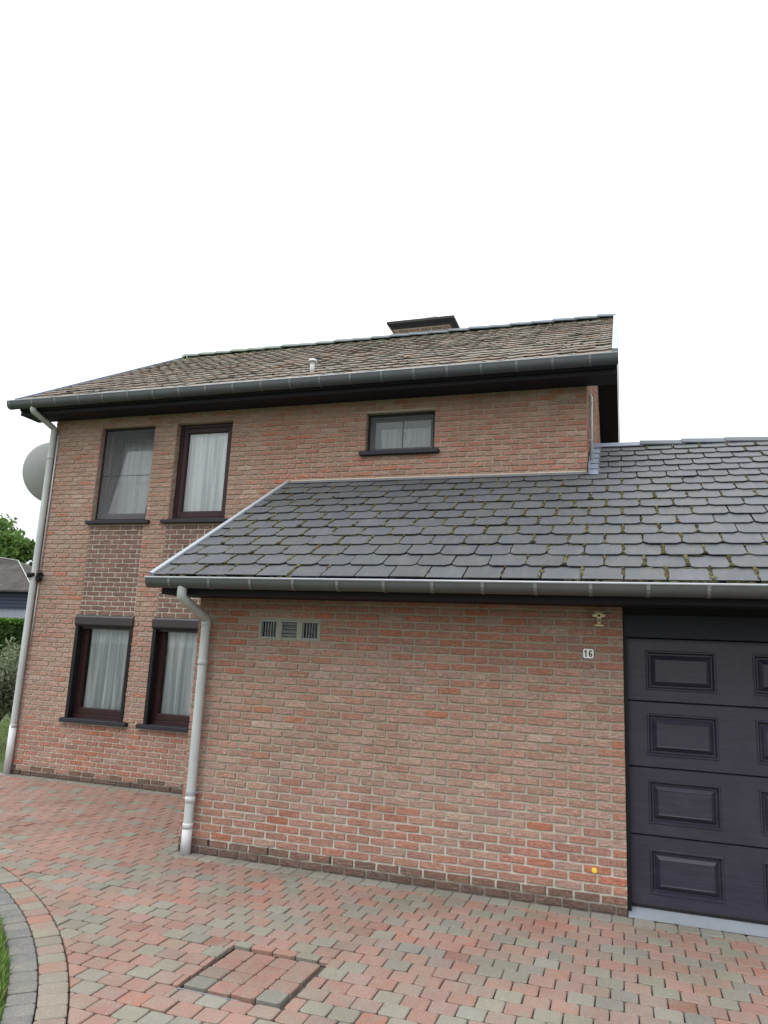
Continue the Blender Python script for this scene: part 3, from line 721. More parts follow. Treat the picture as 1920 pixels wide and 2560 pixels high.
mb.add([gp(GXV+0.01, 0.02, -0.022), gp(GXR+0.2, 0.02, -0.022), gp(GXR+0.2, 0.06, -0.10), gp(GXV+0.01, 0.06, -0.10)], [(3, 2, 1, 0)])
ry2 = 2*GRY-GY0
mb.add([(HXR, GRY, GRZ-0.02), (GXR+0.2, GRY, GRZ-0.02), (GXR+0.2, ry2, GZ0-0.02), (HXR, ry2, GZ0-0.02)], [(0, 1, 2, 3)])
groof = mb.build('roof', MAT['deck'], gar)
rs = random.Random(21); SPX, SPS = 0.3077, 0.2565
slates = []
for k in range(0, 18):
    s0 = k*SPS-0.012; s1 = s0+SPS+0.05
    off = 1.112 if k % 2 == 0 else 0.966
    i = -6
    while True:
        x0 = off+i*SPX; i += 1
        if x0 > GXR+0.2: break
        if x0+SPX < GXV: continue
        xa, xb = x0+0.0058+rs.gauss(0, 0.0015), x0+SPX-0.0058+rs.gauss(0, 0.0015); sb = s0+rs.gauss(0, 0.002)
        cc = 0.041+rs.uniform(-0.006, 0.006); dd = 0.040 if k else 0.0
        poly = [(xa+cc, sb), (xb-cc, sb), (xb, sb+dd), (xb, s1), (xa, s1), (xa, sb+dd)] if k else [(xa, sb), (xb, sb), (xb, s1), (xa, s1)]
        poly = clip(poly, -1, 0, -(GXV+0.022)); poly = clip(poly, 1, 0, GXR+0.18)
        if not poly: continue
        xm = sum(p[0] for p in poly)/len(poly)
        if s0+0.1 > SW-0.02:
            if xm < HXR-0.1: continue
            poly = clip(poly, -1, 0, -(HXR+0.115))
        elif s1 > SW: poly = clip(poly, 0, 1, SW-0.012) if xb < HXR+0.1 else poly
        poly = clip(poly, 0, 1, GSR-0.03)
        if len(poly) < 3 or parea(poly) < 0.004: continue
        n = len(poly); hb = 0.0175+rs.gauss(0, 0.0018); slope = -0.0145/SPS; jt = rs.gauss(0, 0.003)
        hw = lambda x_, s_: hb+slope*(s_-s0)+jt*(x_-xm)
        top = [gp(x_, s_, hw(x_, s_)) for x_, s_ in poly]; bot = [gp(x_, s_, hw(x_, s_)-0.0075) for x_, s_ in poly]
        f = [tuple(range(n)), tuple(range(2*n-1, n-1, -1))]+[(n+j, n+(j+1) % n, (j+1) % n, j) for j in range(n)]
        kk = rs.uniform(0.88, 1.12)
        t = (0.060*kk, 0.066*kk, 0.074*kk*rs.uniform(0.95, 1.06), rs.random())
        vis = [(x_, min(s_, s0+SPS)) for x_, s_ in poly]
        ar, u, v = pix_area([gp(*q) for q in vis]); c = gp(xm, s0+SPS/2)
        slates.append((ar if in_frame(u, v) else 0, top+bot, f, t, c))
slates.sort(key=lambda a: -a[0]); mb = MB()
for i, (ar, v, f, t, c) in enumerate(slates):
    if i < 300 and ar > 0: MB().add(v, f, t).build('slate', MAT['slate'], groof, c)
    else: mb.add(v, f, t)
if mb.v: tag(mb.build('slate_courses', MAT['slate'], groof), kind='stuff')
# moss in the slate joints
ICO_V = []
_ph = (1+5**0.5)/2
for a, b in ((-1, _ph), (1, _ph), (-1, -_ph), (1, -_ph)): ICO_V += [(a, b, 0)]
for a, b in ((-1, _ph), (1, _ph), (-1, -_ph), (1, -_ph)): ICO_V += [(0, a, b)]
for a, b in ((_ph, -1), (_ph, 1), (-_ph, -1), (-_ph, 1)): ICO_V += [(a, 0, b)]
ICO_V = [tuple(c/1.902 for c in v) for v in ICO_V]
ICO_F = [(0, 11, 5), (0, 5, 1), (0, 1, 7), (0, 7, 10), (0, 10, 11), (1, 5, 9), (5, 11, 4), (11, 10, 2), (10, 7, 6), (7, 1, 8), (3, 9, 4), (3, 4, 2), (3, 2, 6), (3, 6, 8), (3, 8, 9), (4, 9, 5), (2, 4, 11), (6, 2, 10), (8, 6, 7), (9, 8, 1)]
MOSSC = [((0.075, 0.070, 0.028), 5), ((0.042, 0.038, 0.022), 7), ((0.105, 0.092, 0.042), 3), ((0.14, 0.13, 0.075), 1.6), ((0.11, 0.058, 0.024), 0.8)]
def blob(mb, P, ex, es, ez, pf, rng, pal=MOSSC):
    j = [rng.uniform(0.75, 1.2) for _ in range(12)]
    mb.add([pf(P[0]+v[0]*ex*k, P[1]+v[1]*es*k, P[2]+v[2]*ez*k) for v, k in zip(ICO_V, j)], ICO_F, pick(rng, pal))
ms = MB()
def mossy(x, s): return 0.55+0.42*math.sin(1.7*x+0.9*s+0.6)+0.33*math.sin(3.1*s-1.1*x)+0.2*math.sin(6.3*x)
for k in range(0, 17):
    off = 1.112 if k % 2 == 0 else 0.966
    for i in range(-5, 22):
        x = off+i*SPX; s = k*SPS
        if x < GXV+0.05 or x > GXR: continue
        if s > SW-0.15 and x < HXR+0.2: continue
        m = mossy(x, s)
        if k > 9 and x < 3.2: m -= 0.3
        if x < 3.0 and 2 < k < 11: m += 0.4
        if s > 2.6: m -= 0.15
        nb = int(max(0, m)*rs.uniform(6, 26))
        for _ in range(nb):                       # in the upright joint
            ss = s+rs.uniform(0.03, SPS-0.01); q = rs.uniform(0.008, 0.018)
            blob(ms, (x+rs.gauss(0, 0.003), ss, 0.008), q, q*rs.uniform(1.2, 3.2), q*0.8, gp, rs)
        if rs.random() < 0.42*m:                  # cushion at the notch
            q = rs.uniform(0.014, 0.030); blob(ms, (x+rs.gauss(0, 0.006), s+0.03, 0.013), q, q*1.3, q*0.6, gp, rs)
        for _ in range(int(max(0, m-0.25)*rs.uniform(0, 14))):   # along the lower edge
            xx = x+rs.uniform(0, SPX); q = rs.uniform(0.007, 0.013)
            blob(ms, (xx, s-0.014+rs.gauss(0, 0.002), 0.001), q*rs.uniform(1.5, 4), q, q*0.7, gp, rs)
        if rs.random() < 0.06*m:
            for _ in range(7): blob(ms, (x+rs.gauss(0, 0.035), s-0.012, 0.002), rs.uniform(0.012, 0.024), 0.010, 0.009, gp, rs)
tag(ms.build('moss', MAT['moss'], groof, smooth=True), kind='stuff')
# ridge tiles, verge trim, flashings
def ridge_tile(mb, x0, x1, y, z, w, hgt, th, tint, lift=0.0):
    pr = [(-w, -hgt), (-w*0.45, -hgt*0.30), (-w*0.18, -0.004), (w*0.18, -0.004), (w*0.45, -hgt*0.30), (w, -hgt)]
    n = len(pr); v = []; f = []
    for xx, l in ((x0, 0), (x1, lift)):
        v += [(xx, y+a, z+b+l) for a, b in pr]+[(xx, y+a*0.96, z+b+l-th) for a, b in pr]
    for i in range(n-1): f += [(i, i+1, 2*n+i+1, 2*n+i), (n+i, 3*n+i, 3*n+i+1, n+i+1), (i, n+i, n+i+1, i+1), (2*n+i, 2*n+i+1, 3*n+i+1, 3*n+i)]
    f += [(0, 2*n, 3*n, n), (n-1, 2*n-1, 4*n-1, 3*n-1)]
    mb.add(v, f, tint)
x = 4.115
while x < GXR+0.15:
    kk = rs.uniform(0.85, 1.15); x1 = min(x+0.545, GXR+0.25)
    mb = MB(); ridge_tile(mb, x, x1, GRY+rs.gauss(0, 0.004), GRZ+0.045+rs.gauss(0, 0.003), 0.15, 0.085, 0.014, (0.095*kk, 0.108*kk, 0.128*kk, rs.random()), -0.020)
    mb.build('ridge_tile', MAT['ridge'], groof, (x, GRY, GRZ)); x += 0.50
mb = MB(); ridge_tile(mb, HXR+0.01, 4.16, GRY, GRZ+0.028, 0.15, 0.085, 0.01, (1, 1, 1, 0)); mb.build('ridge_flashing', MAT['lead'], groof)
vt = MB()
a = [gp(GXV-0.020, -0.03, -0.03), gp(GXV+0.020, -0.03, -0.03), gp(GXV+0.020, -0.03, 0.030), gp(GXV+0.008, -0.03, 0.040), gp(GXV-0.014, -0.03, 0.040), gp(GXV-0.020, -0.03, 0.030)]
d = Vector(gp(0, SW+0.03))-Vector(gp(0, -0.03)); vt.extr_dir(a, d)
vt.build('verge_trim', MAT['zinc'], groof)
vb = MB(); vb.extr_dir([gp(GXV-0.012, 0.0, -0.115), gp(GXV+0.006, 0.0, -0.115), gp(GXV+0.006, 0.0, -0.032), gp(GXV-0.012, 0.0, -0.032)], Vector(gp(0, SW))-Vector(gp(0, 0))); vb.build('verge_board', MAT['dark'], groof)
MB().add([gp(GXV+0.03, SW-0.05, 0.016), gp(HXR+0.02, SW-0.05, 0.016), (HXR+0.02, HY-0.012, GZ0+SW*GSIN+0.02), (GXV+0.03, HY-0.012, GZ0+SW*GSIN+0.02), (HXR+0.02, HY-0.006, GZ0+SW*GSIN+0.028), (GXV+0.03, HY-0.006, GZ0+SW*GSIN+0.028)], [(0, 1, 2, 3), (3, 2, 4, 5)]).build('wall_flashing', MAT['slate_f'], groof)
MB().box(GXV+0.04, HXR-0.01, HY-0.010, HY+0.009, GZ0+SW*GSIN+0.026, GZ0+SW*GSIN+0.040).build('flashing_mortar', MAT['mortar_l'], groof)
nst = 5
for i in range(nst+1):
    s0 = SW-0.06+i*SPS*0.98; s1 = s0+SPS*1.12
    if s0 > GSR-0.1: break
    s1 = min(s1, GSR)
    MB().add([gp(HXR+0.014, s0, 0.018), gp(HXR+0.125, s0, 0.014), gp(HXR+0.125, s1, 0.006), gp(HXR+0.014, s1, 0.010), gp(HXR+0.012, s0, 0.13), gp(HXR+0.012, s1, 0.12)], [(0, 1, 2, 3), (0, 3, 5, 4)]).build('soaker', MAT['lead'], groof, gp(HXR, s0))
# fascia, soffit, gutter
FY = -0.420; SZ = 2.278
MB().extr_x([(FY, SZ), (FY+0.02, SZ), (FY+0.02, 2.44), (FY, 2.42)], -0.150, GXR+0.15).build('fascia', MAT['dark'], gar)
so = MB()
for i in range(5):
    y0 = FY+0.022+i*0.0800; so.box(-0.148, GXR+0.14, y0+0.002, min(y0+0.079, 0.006), SZ+0.004, SZ+0.018)
so.build('soffit', MAT['dark'], gar)
MB().add([(-0.152, FY, SZ), (-0.152, 0.0, SZ), (-0.152, 0.0, 2.62), (-0.152, FY, 2.40), (-0.14, FY, SZ), (-0.14, 0.0, SZ), (-0.14, 0.0, 2.62), (-0.14, FY, 2.40)], [(0, 1, 2, 3), (7, 6, 5, 4), (0, 4, 5, 1), (1, 5, 6, 2)]).build('box_end', MAT['dark'], gar)
def gutter(name, x0, x1, yf, zr, w, dep, mat, rimmat, parent, brk, rimr=0.010):
    n = 9; th = 0.003
    prof = []
    for i in range(n+1):
        a = math.pi*i/n; prof.append((yf+w/2-w/2*math.cos(a), zr-dep*math.sin(a)**0.75))
    inner = [(y+(th if y < yf+w/2 else -th), z+th) for y, z in prof]
    poly = prof+inner[::-1]
    g_ = MB(); m = len(poly)
    v = [(x0, y, z) for y, z in poly]+[(x1, y, z) for y, z in poly]
    f = [(i, (i+1) % m, m+(i+1) % m, m+i) for i in range(m)]
    g_.add(v, f)
    for xx in (x0, x1):                          # end caps
        g_.add([(xx, y, z) for y, z in prof], [tuple(range(n+1))])
    go = auto_smooth(g_.build(name, mat, parent), 40)
    MB().tube([(x0-0.004, yf+0.003, zr+0.002), (x1+0.004, yf+0.003, zr+0.002)], rimr, 8).build('rim', rimmat, go, smooth=True)
    for bx in brk:
        b = MB(); bv = []
        ext = [(y-0.004 if y < yf+w*0.4 else y, z-0.004) for y, z in prof[:7]]
        for xx in (bx-0.013, bx+0.013): bv += [(xx, y, z) for y, z in ext]
        k = len(ext); b.add(bv, [(i, i+1, k+i+1, k+i) for i in range(k-1)])
        b.build('gutter_bracket', MAT['bracket'] if mat is MAT['zinc_d'] else MAT['bracket_h'], go, (bx, yf, zr))
    return go
gutter('gutter', -0.232, GXR+0.2, -0.578, 2.412, 0.142, 0.088, MAT['zinc_d'], MAT['zinc'], gar, [0.02+0.403*i for i in range(18)])
# garage downpipe
dp = MB(); dp.tube([(0.125, -0.512, 2.345), (0.125, -0.512, 2.262), (0.126, -0.498, 2.243), (0.130, -0.090, 2.085), (0.130, -0.072, 2.068), (0.130, -0.070, 2.03), (0.130, -0.070, 0.2)], 0.042, 18)
dpo = auto_smooth(dp.build('downpipe', MAT['pipe'], gar), 40)
for z, r in ((2.035, 0.046), (1.68, 0.047), (0.47, 0.048), (0.245, 0.048)):
    MB().lathe([(0.041, -0.028), (r, -0.026), (r, 0.012), (r-0.003, 0.018), (0.041, 0.02)], (0.130, -0.070, z), n=18).build('pipe_collar', MAT['pipe_w'] if z < 1 else MAT['pipe'], dpo, (0.13, -0.07, z), smooth=True)
MB().tube([(0.130, -0.070, 0.245), (0.130, -0.070, 0.001)], 0.0455, 18).build('pipe_shoe', MAT['pipe_w'], dpo, smooth=True)
cl = MB().lathe([(0.043, -0.012), (0.0475, -0.012), (0.0475, 0.012), (0.043, 0.012)], (0.130, -0.070, 0.52), n=18); cl.box(0.084, 0.176, -0.062, -0.002, 0.512, 0.530); cl.build('pipe_clamp', MAT['galv'], dpo, (0.13, -0.07, 0.52))

# ================================================================== HOUSE
house = empty('brick_house', (-0.2, 5.66, 0), 'two-storey brick house with mossy tiled roof and dark window frames', 'house')
OPEN = {'ul': (-3.308, -2.396, 53*P_, 74*P_), 'ur': (-2.036, -1.157, 53*P_, 74*P_), 'll': (-3.330, -2.400, 12*P_, 33*P_), 'lr': (-2.080, -1.157, 12*P_, 33*P_), 'sm': (0.782, 1.687, 65.7*P_, 73.6*P_)}
PANEL = [(-3.300, -2.412, 33*P_, 52*P_), (-2.046, -1.160, 33*P_, 52*P_)]
SILL = [(-3.362, -2.318, 52*P_, 53*P_), (-2.123, -1.085, 52*P_, 53*P_), (-3.378, -2.318, 11*P_, 12*P_), (-2.157, -1.08, 11*P_, 12*P_), (0.721, 1.758, 64.7*P_, 65.7*P_)]
hholes = list(OPEN.values())+PANEL+SILL
WT = 77*P_
def pal_h(rng, u, z):
    if z < P_: return pick(rng, PAL_PLINTH)
    if z < 2*P_ and rng.random() < 0.6: return pick(rng, [((0.20, 0.115, 0.09), 1), ((0.165, 0.10, 0.08), 1)])
    if z < 0.75 or (u > -0.6 and z > 3.9): return pick(rng, PAL_SAT if rng.random() < 0.62 else PAL)
    return pick(rng, PAL_PALE if rng.random() < 0.72 else PAL)
O_H = (0, HY, 0)
hb = MB()
for a in rects_minus(HXL+0.004, HXR-0.004, -0.05, 5.2, list(OPEN.values())+PANEL): hb.box(a[0], a[1], HY+0.0105, HY+0.29, a[2], a[3])
hwall = hb.build('front_wall', MAT['mortar_h'], house)
for a in PANEL: MB().box(a[0], a[1], HY+0.012, HY+0.29, a[2], a[3]).build('panel_mortar', MAT['mortar_l'], hwall)
W = Wall(31)
def vis_h(u, z):
    if u > -0.25: return z > 4.02 and z < 5.0
    return not (u > -0.9 and 2.3 < z < 3.2)
def skip(u, z): return u > 0.05 and z < 3.80
for k in range(0, 77):
    b = HXR if (k+0.5)*P_ > 3.86 else 0.05
    if k == 0: course(W, O_H, UX, NY, HXL, b, k, 0.198, -3.961, hholes, pal_h, vis_h)
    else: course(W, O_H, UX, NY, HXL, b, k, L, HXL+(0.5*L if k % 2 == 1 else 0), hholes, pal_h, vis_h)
for a in PANEL:
    for k in range(33, 52):
        course(W, O_H, UX, NY, a[0]+0.008, a[1]-0.008, k, L, a[0]+(0.07 if k % 2 else 0.175), [], lambda r, u, z: pick(r, PAL_DARK), vis_h, proud=-0.003)
# brick reveals at the left side of the openings (returns)
for key in ('ul', 'ur', 'sm'):
    x0, x1, z0, z1 = OPEN[key]
    for k in range(int(round(z0/P_)), int(round(z1/P_))):
        for xx, N in ((x0, (1, 0, 0)), (x1, (-1, 0, 0))):
            U = (0, 1, 0)
            W.add((xx, HY, 0), U, N, 0.006, 0.10, k*P_+JT/2, (k+1)*P_-JT/2, pal_h(W.rng, x0, z0+0.5), False, 0.001, dep=0.004)
W.build(hwall)
for xw in (-3.961, -3.352, -2.761, -2.172, -1.581):
    MB().box(xw-0.0065, xw+0.0065, HY+0.0005, HY+0.010, 0.012, P_-0.004).build('weep_hole', MAT['void'], hwall, (xw, HY, P_/2))
# gables and rear
def gable(xx, N, vis):
    s = -1 if N[0] < 0 else 1
    m_ = MB().add([(xx-s*0.0085, HY+0.01, -0.05), (xx-s*0.0085, HYB-0.01, -0.05), (xx-s*0.0085, HYB-0.01, hz(HYB)-0.1), (xx-s*0.0085, RY, hz(RY)-0.1), (xx-s*0.0085, HY+0.01, hz(HY)-0.1)], [(0, 1, 2, 3, 4)])
    gw = m_.build('gable_wall', MAT['mortar_h'], house)
    W = Wall(40+int(s))
    for k in range(0 if s < 0 else 60, 116):
        course(W, (xx, HY, 0), (0, 1, 0), N, 0, HYB-HY, k, L, (0 if k % 2 == 1 else 0.5*L), [], pal_h, vis=False, top=lambda u: hz(HY+u)-0.14)
    W.build(gw)
gable(HXL, (-1, 0, 0), False); gable(HXR, (1, 0, 0), False)
MB().box(HXL+0.01, HXR-0.01, HYB-0.3, HYB, -0.05, 5.3).build('rear_wall', MAT['mortar_h'], house)
MB().box(HXL+0.3, HXR-0.3, HY+0.35, HYB-0.35, 2.45, 2.6).build('upper_floor', MAT['dark'], house)

# ---- house roof
HXVL, HXVR = -4.486, 3.850
EY = 1.775
th = 0.16
MB().extr_x([(EY+0.03, hz(EY+0.03)-0.05), (RY, hz(RY)-0.05), (2*RY-EY, hz(EY)-0.05), (2*RY-EY-0.05, hz(EY)-0.05-th), (RY, hz(RY)-0.05-th), (EY+0.08, hz(EY+0.08)-0.05-th*0.9)], HXVL+0.02, HXVR-0.01).build('roof_deck', MAT['dark'], house)
HCOS, HSIN = 1/math.sqrt(1+TAN*TAN), TAN/math.sqrt(1+TAN*TAN)
def hp(x, s, w=0.0): return (x, EY+s*HCOS-w*HSIN, hz(EY)+s*HSIN+w*HCOS)
SR = (RY-EY)/HCOS
hroof = MB().add([hp(HXVL+0.02, 0.02, -0.035), hp(HXVR-0.01, 0.02, -0.035), hp(HXVR-0.01, SR, -0.035), hp(HXVL+0.02, SR, -0.035)], [(0, 1, 2, 3)]).build('roof', MAT['deck'], house)
NR = 17; TP = SR/NR; TW = 0.2015
rt = random.Random(77)
TILE = [((0.218, 0.182, 0.155), 5), ((0.208, 0.180, 0.155), 5), ((0.228, 0.180, 0.147), 3), ((0.198, 0.180, 0.157), 4), ((0.255, 0.180, 0.138), 1.2), ((0.182, 0.173, 0.150), 2.4)]
prof = [(0.0, 0.001), (0.10, -0.001), (0.28, -0.002), (0.50, -0.001), (0.66, 0.001), (0.80, 0.0045), (0.92, 0.005), (1.0, 0.002)]
tiles = []
def tile_geo(x0, s0, s1, w0, w1, sk, flip=1):
    v = []; n = len(prof)
    for s, w in ((s0, w0), (s1, w1)):
        for a, h in prof: v.append(hp(x0+a*TW*1.03+sk*(s-s0), s+(0.010*math.sin(a*6.3+x0*9) if s == s0 else 0), w+h))
    for a, h in prof: v.append(hp(x0+a*TW*1.03, s0+0.010*math.sin(a*6.3+x0*9)+0.004, w0+h-0.017))
    f = []
    for i in range(n-1): f += [(i, i+1, n+i+1, n+i), (2*n+i, 2*n+i+1, i+1, i)]
    return v, f
ncol = int((HXVR-HXVL-0.06)/TW)
for r in range(NR):
    for c in range(ncol+1):
        x0 = HXVL+0.03+c*TW
        if x0+TW > HXVR-0.02: continue
        s0 = r*TP+rt.gauss(0, 0.011); w0 = 0.0105+rt.gauss(0, 0.0035)
        v, f = tile_geo(x0+rt.gauss(0, 0.003), s0, min(s0+TP+0.05, SR), w0, -0.010, rt.gauss(0, 0.012))
        ar, u, vv = pix_area([hp(x0, s0), hp(x0+TW, s0), hp(x0+TW, s0+TP), hp(x0, s0+TP)])
        tiles.append((ar if in_frame(u, vv) else 0, v, f, pick(rt, TILE), hp(x0+TW/2, s0)))
tiles.sort(key=lambda a: -a[0]); mb = MB()
for i, (ar, v, f, t, c) in enumerate(tiles):
    if i < 300 and ar > 0: MB().add(v, f, t).build('roof_tile', MAT['tile'], hroof, c)
    else: mb.add(v, f, t)
tag(mb.build('tile_courses', MAT['tile'], hroof), kind='stuff')
MB().add([(HXVL, RY, hz(RY)), (HXVR, RY, hz(RY)), (HXVR, 2*RY-EY, hz(EY)), (HXVL, 2*RY-EY, hz(EY))], [(0, 1, 2, 3)], (0.16, 0.12, 0.1, 0.3)).build('rear_slope', MAT['tile'], hroof)
ms = MB()
TM = [((0.05, 0.047, 0.026), 6), ((0.075, 0.072, 0.03), 4), ((0.10, 0.098, 0.04), 2), ((0.022, 0.020, 0.016), 5)]
for _ in range(2600):
    c = rt.randrange(ncol); r = rt.randrange(NR); x = HXVL+0.03+c*TW; s = r*TP
    if math.sin(x*1.3+s*2.1)+math.sin(2.9*x-1.7*s)+rt.gauss(0, 0.9) < -0.1: continue
    q = rt.uniform(0.008, 0.017)
    blob(ms, (x+rt.choice((0.02, 0.12, 0.19, rt.uniform(0, 0.2)))+rt.gauss(0, 0.01), s-0.002+abs(rt.gauss(0, 0.01)), 0.004), q*1.5, q, q*0.6, hp, rt, TM)
tag(ms.build('moss', MAT['moss'], hroof, smooth=True), kind='stuff')
x = HXVL-0.005
while x < HXVR-0.05:
    kk = rt.uniform(0.85, 1.15); gn = max(0, min(1, (0.5-x)/3.0))*rt.uniform(0.6, 1)
    col = (0.105*kk*(1-gn)+0.135*gn, 0.125*kk*(1-gn)+0.17*gn, 0.15*kk*(1-gn)+0.14*gn, rt.random())
    mb = MB(); ridge_tile(mb, x, min(x+0.40, HXVR-0.01), RY+rt.gauss(0, 0.004), hz(RY)+0.075+rt.gauss(0, 0.005), 0.145, 0.095, 0.014, col, -0.018)
    mb.build('ridge_tile', MAT['ridge'], hroof, (x, RY, hz(RY))); x += 0.365
# verge trims
for xa, nm in ((HXVR-0.012, 'r'), (HXVL-0.012, 'l')):
    for i in range(4):
        s0, s1 = i*SR/4, (i+1)*SR/4+0.01
        if nm == 'r': po = [hp(xa-0.035, s0, -0.05), hp(xa+0.028, s0, -0.06), hp(xa+0.028, s0, 0.045), hp(xa-0.035, s0, 0.052)]
        else: po = [hp(xa-0.012, s0, -0.07), hp(xa+0.03, s0, -0.06), hp(xa+0.03, s0, 0.028), hp(xa-0.012, s0, 0.028)]
        MB().extr_dir(po, Vector(hp(0, s1))-Vector(hp(0, s0))).build('verge_trim', MAT['trim'] if nm == 'r' else MAT['lead'], hroof, hp(xa, s0))
rv = MB(); b0 = Vector((HXVR+0.006, RY+0.06, hz(RY)-0.06)); b1 = Vector((HXVR+0.006, 2*RY-EY, hz(EY)-0.03))
rv.extr_dir([tuple(b0+Vector(o)) for o in ((0, 0, -0.16), (0.014, 0, -0.16), (0.014, 0, 0.03), (0, 0, 0.03))], b1-b0); rv.build('verge_trim', MAT['trim'], hroof)
# soffit box and gutter
HSZ, HFY = 5.016, 1.890
MB().extr_x([(HFY, HSZ), (HFY+0.022, HSZ), (HFY+0.022, 5.235), (HFY, 5.22)], HXVL, HXVR).build('fascia', MAT['dark'], house)
so = MB()
for i in range(4):
    y0 = HFY+0.024+i*0.082; so.box(HXVL+0.002, HXVR-0.002, y0+0.002, min(y0+0.081, HY+0.006), HSZ+0.005, HSZ+0.02)
so.build('soffit', MAT['dark'], house)
for xa in (HXVL+0.001, HXVR-0.013): MB().extr_x([(HFY+0.023, HSZ+0.022), (HY, HSZ+0.022), (HY, hz(HY)-0.06), (HFY+0.023, hz(HFY)-0.06)], xa, xa+0.012).build('box_end', MAT['dark'], house)
gutter('gutter', -4.60, 3.865, 1.715, 5.192, 0.150, 0.108, MAT['zinc_h'], MAT['zinc'], house, [-4.55+0.406*i for i in range(21)], 0.010)
dp = MB(); dp.tube([(-4.175, 1.795, 5.12), (-4.175, 1.795, 5.06), (-4.174, 1.812, 5.04), (-4.130, 2.168, 4.905), (-4.126, 2.186, 4.89), (-4.125, 2.190, 4.85), (-4.125, 2.190, 0.62)], 0.043, 18)
dpo = auto_smooth(dp.build('downpipe', MAT['pipe'], house), 40)
for z in (4.45, 2.70, 0.64):
    MB().lathe([(0.042, -0.03), (0.047, -0.028), (0.047, 0.014), (0.042, 0.02)], (-4.125, 2.190, z), n=18).build('pipe_collar', MAT['pipe'], dpo, (-4.125, 2.190, z), smooth=True)
MB().tube([(-4.127, 2.190, 0.64), (-4.127, 2.190, 0.001)], 0.0475, 18).build('pipe_shoe', MAT['pipe_w'], dpo, smooth=True)
MB().tube([(-4.066, HY-0.012, 4.80), (-4.066, HY-0.013, 3.85), (-4.064, HY-0.013, 2.78)], 0.011, 8).build('cable_conduit', MAT['pipe_w'], house, smooth=True)
MB().tube([(-4.062, HY-0.011, 2.60), (-4.066, HY-0.011, 1.75)], 0.009, 8).build('cable_conduit', MAT['pipe'], house, smooth=True)
gpipe = MB().tube([(HXR+0.004, 2.62, 5.02), (HXR+0.020, 2.62, 5.06), (HXR+0.032, 2.62, 5.02), (HXR+0.032, 2.62, 4.22)], 0.019, 10).build('gable_pipe', MAT['pipe_w'], house, smooth=True)
for z in (4.93, 4.47): MB().box(HXR+0.001, HXR+0.046, 2.595, 2.645, z-0.008, z+0.008).build('pipe_clamp', MAT['pipe_w'], gpipe)

# ---- windows
def rect_frame(mb, x0, x1, z0, z1, w, y0, y1, bev=0.004, wb=None):
    wb = wb or w
    mb.box(x0, x0+w, y0, y1, z0, z1, bev=bev); mb.box(x1-w, x1, y0, y1, z0, z1, bev=bev)
    mb.box(x0+w+0.0005, x1-w-0.0005, y0, y1, z0, z0+wb, bev=bev); mb.box(x0+w+0.0005, x1-w-0.0005, y0, y1, z1-w, z1, bev=bev)
def curtain(x0, x1, z0, z1, y, parent, seed, npl=11, amp=0.022):
    rng = random.Random(seed); n = npl*8; mb = MB(); v = []; m = 4
    ph = [rng.uniform(-0.6, 0.6) for _ in range(npl+2)]; am = [rng.uniform(0.5, 1.3) for _ in range(npl+2)]
    for j in range(m+1):
        for i in range(n+1):
            u = i/n*npl; k = int(u); fr = u-k
            a = am[k]*(1-fr)+am[k+1]*fr; p = ph[k]*(1-fr)+ph[k+1]*fr
            yy = y+amp*a*(1-2*abs(math.sin(math.pi*u+p/2))**0.8)*(0.6+0.4*(1-j/m))
            v.append((x0+(x1-x0)*i/n+0.006*math.sin(j*1.3+k*2.1)*a, yy, z0+(z1-z0)*j/m))
    f = [(j*(n+1)+i, j*(n+1)+i+1, (j+1)*(n+1)+i+1, (j+1)*(n+1)+i) for j in range(m) for i in range(n)]
    return mb.add(v, f).build('curtain', MAT['curtain'], parent, ((x0+x1)/2, y, z0), smooth=True)
